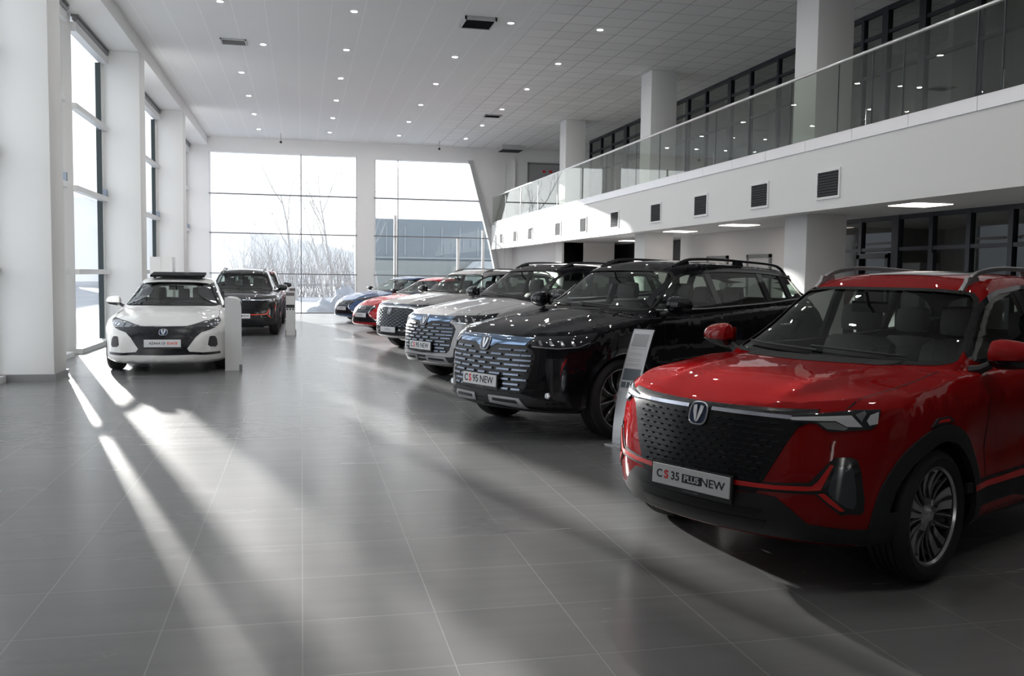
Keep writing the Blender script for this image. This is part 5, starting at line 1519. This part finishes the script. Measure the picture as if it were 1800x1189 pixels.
c.scale = (0.955, 0.975, 0.955)
face75(c, B, S95, {})
c, B = base_car(SED, 'sed', dict(paint=CRED, inner=INTER, mircap=BLKGLOSS), 'candy red sedan with an oval badge, behind the silver grey SUV', (3.58, 26.1), 210, style='five')
facesedan(c, B, SED, {}, 'red')
c, B = base_car(SED, 'sed', dict(paint=BLUEP, inner=INTER, mircap=BLKGLOSS), 'steel blue sedan, farthest in the right row by the end window', (3.25, 30.9), 211, style='five')
facesedan(c, B, SED, {}, 'blue')
c, B = base_car(SED, 'sed', dict(paint=PWH, inner=INTER), 'white sedan with an open sunroof, parked by the left windows', (-2.09, 16.94), 271.5, style='five')
facesedan(c, B, SED, {}, 'white')
MB().prism([(.10, -.44, 1.452), (.10, .44, 1.452), (-.42, .44, 1.505), (-.42, -.44, 1.505)], (0, 0, .035)).build('open_sunroof', mat('sunroof_black', (0.008, 0.009, 0.01), 0.7, spec=0.1), c)
MB().prism([(.02, -.40, 1.43), (.02, -.36, 1.43), (-.38, -.36, 1.50), (-.38, -.40, 1.50)], (0, 0, .012)).prism([(.02, .40, 1.43), (.02, .36, 1.43), (-.38, .36, 1.50), (-.38, .40, 1.50)], (0, 0, .012)).build('sunroof_arms', BLKMAT, c)
c, B = base_car(S35, 's35', dict(paint=DGREY, inner=INTER, mircap=BLKGLOSS), 'dark grey SUV with orange accents, behind the white sedan', (-1.47, 25.2), 270.0, rails=(RAILG, -1.55, .25, .50, .05))
face35(c, B, S35, ORTRIM)
c, B = base_car(S35, 's35', dict(paint=MAROON, inner=INTER, mircap=BLKGLOSS), 'maroon SUV mostly hidden behind the dark grey SUV', (-1.42, 30.3), 270.0, rails=(RAILG, -1.55, .25, .50, .05))
face35(c, B, S35, REDTRIM)

# ------------------------------------------------------------------ information stands
def curved_stand(loc, rz, w, hgt, lean, label):
    s = thing('info_stand', label, 'stand', (loc[0], loc[1], 0), rz)
    pts = []
    for i in range(17):
        t = i/16; pts.append((-lean*t**1.8, hgt*t))
    f = MB(); b = 0.012
    for (x0, z0), (x1, z1) in zip(pts[:-1], pts[1:]):
        f.prism([(x0, -w/2, z0), (x1, -w/2, z1), (x1-b, -w/2, z1), (x0-b, -w/2, z0)], (0, w, 0))
    f.build('panel', mat('stand_silver', (0.45, 0.46, 0.48), 0.35, 0.6), s, smooth=30)
    def sheet(name, t0, t1, y0, y1, m_, off):
        g = MB(); k = 8
        for i in range(k):
            a = t0+(t1-t0)*i/k; b_ = t0+(t1-t0)*(i+1)/k; xa = -lean*a**1.8+off; xb = -lean*b_**1.8+off
            g.quad((xa, y0, hgt*a), (xa, y1, hgt*a), (xb, y1, hgt*b_), (xb, y0, hgt*b_))
        return g.build(name, m_, s)
    pap = mat('printed_sheet', (0.62, 0.63, 0.66), 0.4); dk = mat('printed_photo', (0.10, 0.13, 0.16), 0.4); md = mat('printed_photo_grey', (0.36, 0.37, 0.39), 0.4)
    sheet('poster', .46, .985, -w/2+.015, w/2-.015, pap, .002)
    sheet('car_picture', .85, .96, -w/2+.025, w/2-.03, md, .003); sheet('mountain_picture', .56, .66, -w/2+.02, w/2-.02, dk, .003)
    for k in range(3): sheet('thumbnail', .495, .545, -w/2+.02+k*(w-.04)/3, -w/2+.02+(k+.85)*(w-.04)/3, dk, .003)
    for t in (.83, .79, .775, .74, .725, .70, .685): sheet('text_line', t, t+.004, -w/2+.03, w/2-.05 if t != .83 else w/2-.02, md, .003)
    MB().box(-.13, .10, -w/2-.01, w/2+.01, 0, .012).build('foot', mat('stand_silver', (0.45, 0.46, 0.48), 0.35, 0.6), s)
    return s
curved_stand((2.90, 8.08), math.radians(212), .235, 1.07, .30, 'curved silver info stand with a poster between the red and black SUVs')
s = thing('info_stand', 'plain white rounded info board beside the front corner of the white sedan', 'stand', (-1.055, 15.15, 0))
P = [(-.125, 0, 0), (.125, 0, 0), (.125, 0, .98)]+[(-.125+.25*math.cos(a)**.6, 0, .98+.175*math.sin(a)**.8) for a in np.linspace(0.12, PI/2, 12)]+[(-.125, 0, 1.155)]
MB().prism(P, (0, .03, 0)).build('board', mat('white_laminate', (0.66, 0.66, 0.66), 0.25), s)
MB().box(.09, .135, -.02, .12, 0, .10).build('foot', SKIRT, s)
s = thing('info_stand', 'narrow white price column by the dark grey SUV with dark display fields', 'stand', (-.27, 23.5, 0))
MB().box(-.115, .115, 0, .04, 0, 1.08).box(-.04, .115, 0.0, .04, 1.08, 1.18).build('board', mat('white_laminate', (0.66, 0.66, 0.66), 0.25), s)
DF = mat('display_field', (0.16, 0.14, 0.15), 0.4)
MB().box(-.11, .09, -.004, -.001, .98, 1.06).build('display_field', DF, s); MB().box(-.03, .11, -.004, -.001, 1.10, 1.165).build('display_field', DF, s)
MB().box(-.11, .09, -.004, -.001, .68, .76).build('display_field', BLKMAT, s)
for k in range(3): MB().box(-.10+k*.07, -.06+k*.07, -.004, -.001, .63, .665).build('pictogram', BLKMAT, s)
for q in (-1, 1): MB().box(q*.125-.01, q*.125+.01, -.02, .06, 0, .14).build('foot', SKIRT, s)
s = thing('white_cabinet', 'tall plain white cabinet standing behind the white sedan by the window', 'cabinet', (-2.80, 20.3, 0))
MB().box(-.22, .22, -.2, .2, 0.0, 1.84).build('cabinet_body', mat('white_laminate', (0.66, 0.66, 0.66), 0.25), s)
MB().box(-.215, -.003, -.215, -.201, .05, 1.83).build('cabinet_door', mat('white_laminate', (0.66, 0.66, 0.66), 0.25), s)
MB().box(.003, .215, -.215, -.201, .05, 1.83).build('cabinet_door', mat('white_laminate', (0.66, 0.66, 0.66), 0.25), s)

# ------------------------------------------------------------------ outdoors
def noise_mat(name, c1, c2, scale, rough=0.9, detail=4, stretch=(1, 1, 1)):
    m = bpy.data.materials.new(name); m.use_nodes = True; nt, b = nodes_of(m)
    tc = N(nt, 'ShaderNodeTexCoord'); mp = N(nt, 'ShaderNodeMapping'); mp.inputs['Scale'].default_value = stretch
    no = N(nt, 'ShaderNodeTexNoise'); no.inputs['Scale'].default_value = scale; no.inputs['Detail'].default_value = detail
    rp = N(nt, 'ShaderNodeValToRGB'); rp.color_ramp.elements[0].position = 0.35; rp.color_ramp.elements[1].position = 0.65
    rp.color_ramp.elements[0].color = (*c1, 1); rp.color_ramp.elements[1].color = (*c2, 1)
    nt.links.new(tc.outputs['Object'], mp.inputs[0]); nt.links.new(mp.outputs[0], no.inputs[0]); nt.links.new(no.outputs['Fac'], rp.inputs[0])
    nt.links.new(rp.outputs[0], b.inputs['Base Color']); b.inputs['Roughness'].default_value = rough; b.inputs['Specular IOR Level'].default_value = 0.1
    return m
SNOW = noise_mat('snow', (0.25, 0.27, 0.31), (0.34, 0.365, 0.40), 0.6)
rnd = random.Random(3)
def ground_h(x, y):
    return -0.26 + 0.10*math.sin(x*0.21)*math.cos(y*0.17) + 0.05*math.sin(x*0.9+y*0.7)
g = MB(); nx, ny = 70, 70
for j in range(ny+1):
    for i in range(nx+1):
        x = -150+300*i/nx; y = -60+260*j/ny
        inside = (-5.2 < x < 16.8) and (-10 < y < 37.0)
        g.v.append((x, y, -0.55 if inside else min(-0.24, ground_h(x, y))))
for j in range(ny):
    for i in range(nx):
        a = j*(nx+1)+i; g.face((a, a+1, a+nx+2, a+nx+1))
o = g.build('snowy_ground', SNOW, None, smooth=60); struct(o, 'snow covered ground outside')
# ploughed snow ridge outside the end window
def mound(name, x0, x1, yc, hgt, wid, lab, seed):
    r = random.Random(seed); b = MB(); n = 60; k = 12; ph = [r.uniform(0, 6.28) for _ in range(8)]
    for i in range(n+1):
        x = x0+(x1-x0)*i/n; e = math.sin(PI*i/n)**0.35
        h = hgt*e*(0.75+0.25*math.sin(x*2.1+ph[0])+0.12*math.sin(x*5.3+ph[1])+0.07*math.sin(x*11+ph[2]))
        for j in range(k+1):
            t = PI*j/k; yy = yc-math.cos(t)*wid*(1+0.12*math.sin(x*3+ph[3])); zz = -0.3+max(0, math.sin(t))*h*(1+0.10*math.sin(x*7+j*1.7+ph[4])+0.06*math.sin(x*17+j*3))
            b.v.append((x, yy, zz))
    for i in range(n):
        for j in range(k):
            a = i*(k+1)+j; b.face((a, a+1, a+k+2, a+k+1))
    return tag(b.build(name, SNOW, None, smooth=60), lab, 'snow bank')
mound('snow_bank', 0.0, 3.4, 39.2, 1.15, 0.7, 'lumpy snow bank outside between the two end windows', 5)
mound('snow_bank', -8.5, -1.0, 52.0, 0.8, 1.2, 'low snow bank farther out behind the left end window', 6)
# wooded hill, the distance haze put into its pale colours
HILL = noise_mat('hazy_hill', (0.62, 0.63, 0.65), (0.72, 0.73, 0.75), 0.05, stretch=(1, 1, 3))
b = MB(); n = 60
for i in range(n+1):
    x = -150+300*i/n; h = 7.5+2.2*math.sin(i*0.35)+1.0*math.sin(i*0.9)+ (5.0 if i < 24 else 5.0*max(0, 1-(i-24)/10))
    b.v += [(x, 150, -1), (x, 158, h*0.7), (x, 175, h), (x, 200, -1)]
for i in range(n):
    for j in range(3): a = i*4+j; b.face((a, a+4, a+5, a+1))
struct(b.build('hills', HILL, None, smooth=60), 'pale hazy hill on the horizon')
# neighbouring hall seen through the right end window
bl = thing('factory_hall', 'long blue-grey hall with snowy roof pitch outside the right window', 'building', (17.5, 78, -0.3))
BLW = mat('blue_grey_cladding', (0.20, 0.235, 0.265), 0.6); BLW2 = mat('grey_green_cladding', (0.26, 0.285, 0.285), 0.6); BLW3 = mat('pale_canopy', (0.40, 0.43, 0.45), 0.6)
f = MB().box(-12.3, 24, 0, 14, 0, 6.4)
f.build('hall_wall', BLW, bl)
f = MB()
for k in range(23): f.box(-12.2+k*1.55, -12.1+k*1.55, -0.05, 0, 3.4, 5.8)
f.box(-12.3, 24, -0.12, 0, 3.1, 3.25); f.build('cladding_rib', mat('cladding_rib', (0.30, 0.33, 0.36), 0.6), bl)
MB().box(-12.3, 24, -2.5, -0.12, 0, 2.9).build('lower_wall', BLW2, bl)
MB().prism([(-1.0, -8, 1.0), (13.5, -8, 4.6), (13.5, -8, 1.4)], (0, 5, 0)).prism([(-6.5, -6, 0.5), (-3.8, -6, 2.9), (0.5, -6, 2.9), (0.5, -6, 0.6)], (0, 3, 0)).build('canopy', BLW3, bl)
# grey shed far left through the side windows, haze mixed into its colours
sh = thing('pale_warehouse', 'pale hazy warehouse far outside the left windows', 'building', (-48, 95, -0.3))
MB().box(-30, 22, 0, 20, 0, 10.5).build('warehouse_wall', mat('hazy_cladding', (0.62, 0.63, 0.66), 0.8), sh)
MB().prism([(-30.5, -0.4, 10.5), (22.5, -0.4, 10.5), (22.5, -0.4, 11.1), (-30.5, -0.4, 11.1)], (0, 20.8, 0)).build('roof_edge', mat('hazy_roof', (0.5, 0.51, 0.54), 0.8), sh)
# bare winter trees
BARK = mat('pale_winter_bark', (0.40, 0.39, 0.39), 0.9)  # outdoor haze painted in by lightening the bark
def bare_tree(x, y, h, seed, lab, spread=0.35, dense=3, grp='bare trees outside the left end window'):
    r = random.Random(seed); b = MB()
    def grow(p, d, L, rad, lev):
        pts = [p]; q = p.copy(); dd = d.copy(); n = 4
        for i in range(n):
            dd = (dd+Vector((r.gauss(0, .10), r.gauss(0, .10), r.gauss(0.05, .05)))).normalized(); q = q+dd*L/n; pts.append(q.copy())
        b.tube(pts, [rad*(1-0.7*i/n) for i in range(n+1)], 4 if lev else 6, caps=False)
        if lev < 4:
            k = dense+2 if lev == 0 else dense
            for j in range(k):
                t = 0.25+0.75*(j+r.random())/k; i = min(n-1, int(t*n)); s = pts[i].lerp(pts[i+1], t*n-i)
                a = r.uniform(0, 2*PI); nd = (dd + Vector((math.cos(a), math.sin(a), 0.25))*spread*r.uniform(.8, 1.9)).normalized()
                grow(s, nd, L*r.uniform(.42, .62), rad*0.42, lev+1)
    grow(Vector((0, 0, 0)), Vector((0, 0, 1)), h*0.72, h*0.011, 0)
    o = b.build('bare_tree', BARK, None, recalc=False); o.location = (x, y, -0.3)
    return tag(o, lab, 'tree', grp)
bare_tree(-0.3, 62, 9.6, 11, 'tall thin bare birch just left of the centre mullion')
bare_tree(1.4, 58, 6.4, 12, 'bushy bare tree right of the centre mullion', 0.3, 4)
bare_tree(2.4, 77.5, 11.0, 13, 'tallest bare tree crown in the left end window', 0.28, 4)
bare_tree(4.1, 66, 8.0, 14, 'bare tree next to the white pier', 0.35, 4)
bare_tree(-2.0, 60, 5.2, 15, 'short bare tree left of the thin birch', 0.4, 4)
bare_tree(-3.6, 63, 4.4, 16, 'small spreading bare tree farthest left in the end window', 0.45, 4)
bare_tree(4.9, 60, 7.6, 17, 'bare tree behind the left edge of the right end window', 0.4, 3)
def thicket(x0, x1, y, h, n, seed, lab):
    r = random.Random(seed); b = MB()
    for i in range(n):
        x = r.uniform(x0, x1); yy = y+r.uniform(-2, 2); hh = h*r.uniform(.5, 1.15)
        d = Vector((r.gauss(0, .22), r.gauss(0, .2), 1)).normalized(); p = Vector((x, yy, -0.35)); q = p+d*hh*0.5; s = q+(d+Vector((r.gauss(0, .2), r.gauss(0, .2), 0)))*hh*0.5
        b.tube([p, q, s], [.022, .015, .005], 3, caps=False)
        for k in range(4):
            t = r.uniform(.3, .95); c = p.lerp(s, t); b.tube([c, c+Vector((r.gauss(0, .3), r.gauss(0, .3), r.uniform(.3, .9)))*hh*0.22], [.01, .004], 3, caps=False)
    o = b.build('thicket', BARK, None, recalc=False); tag(o, lab, 'undergrowth'); o['kind'] = 'stuff'
thicket(-4.5, 4.2, 71.5, 4.3, 420, 21, 'hazy bare undergrowth below the trees outside')
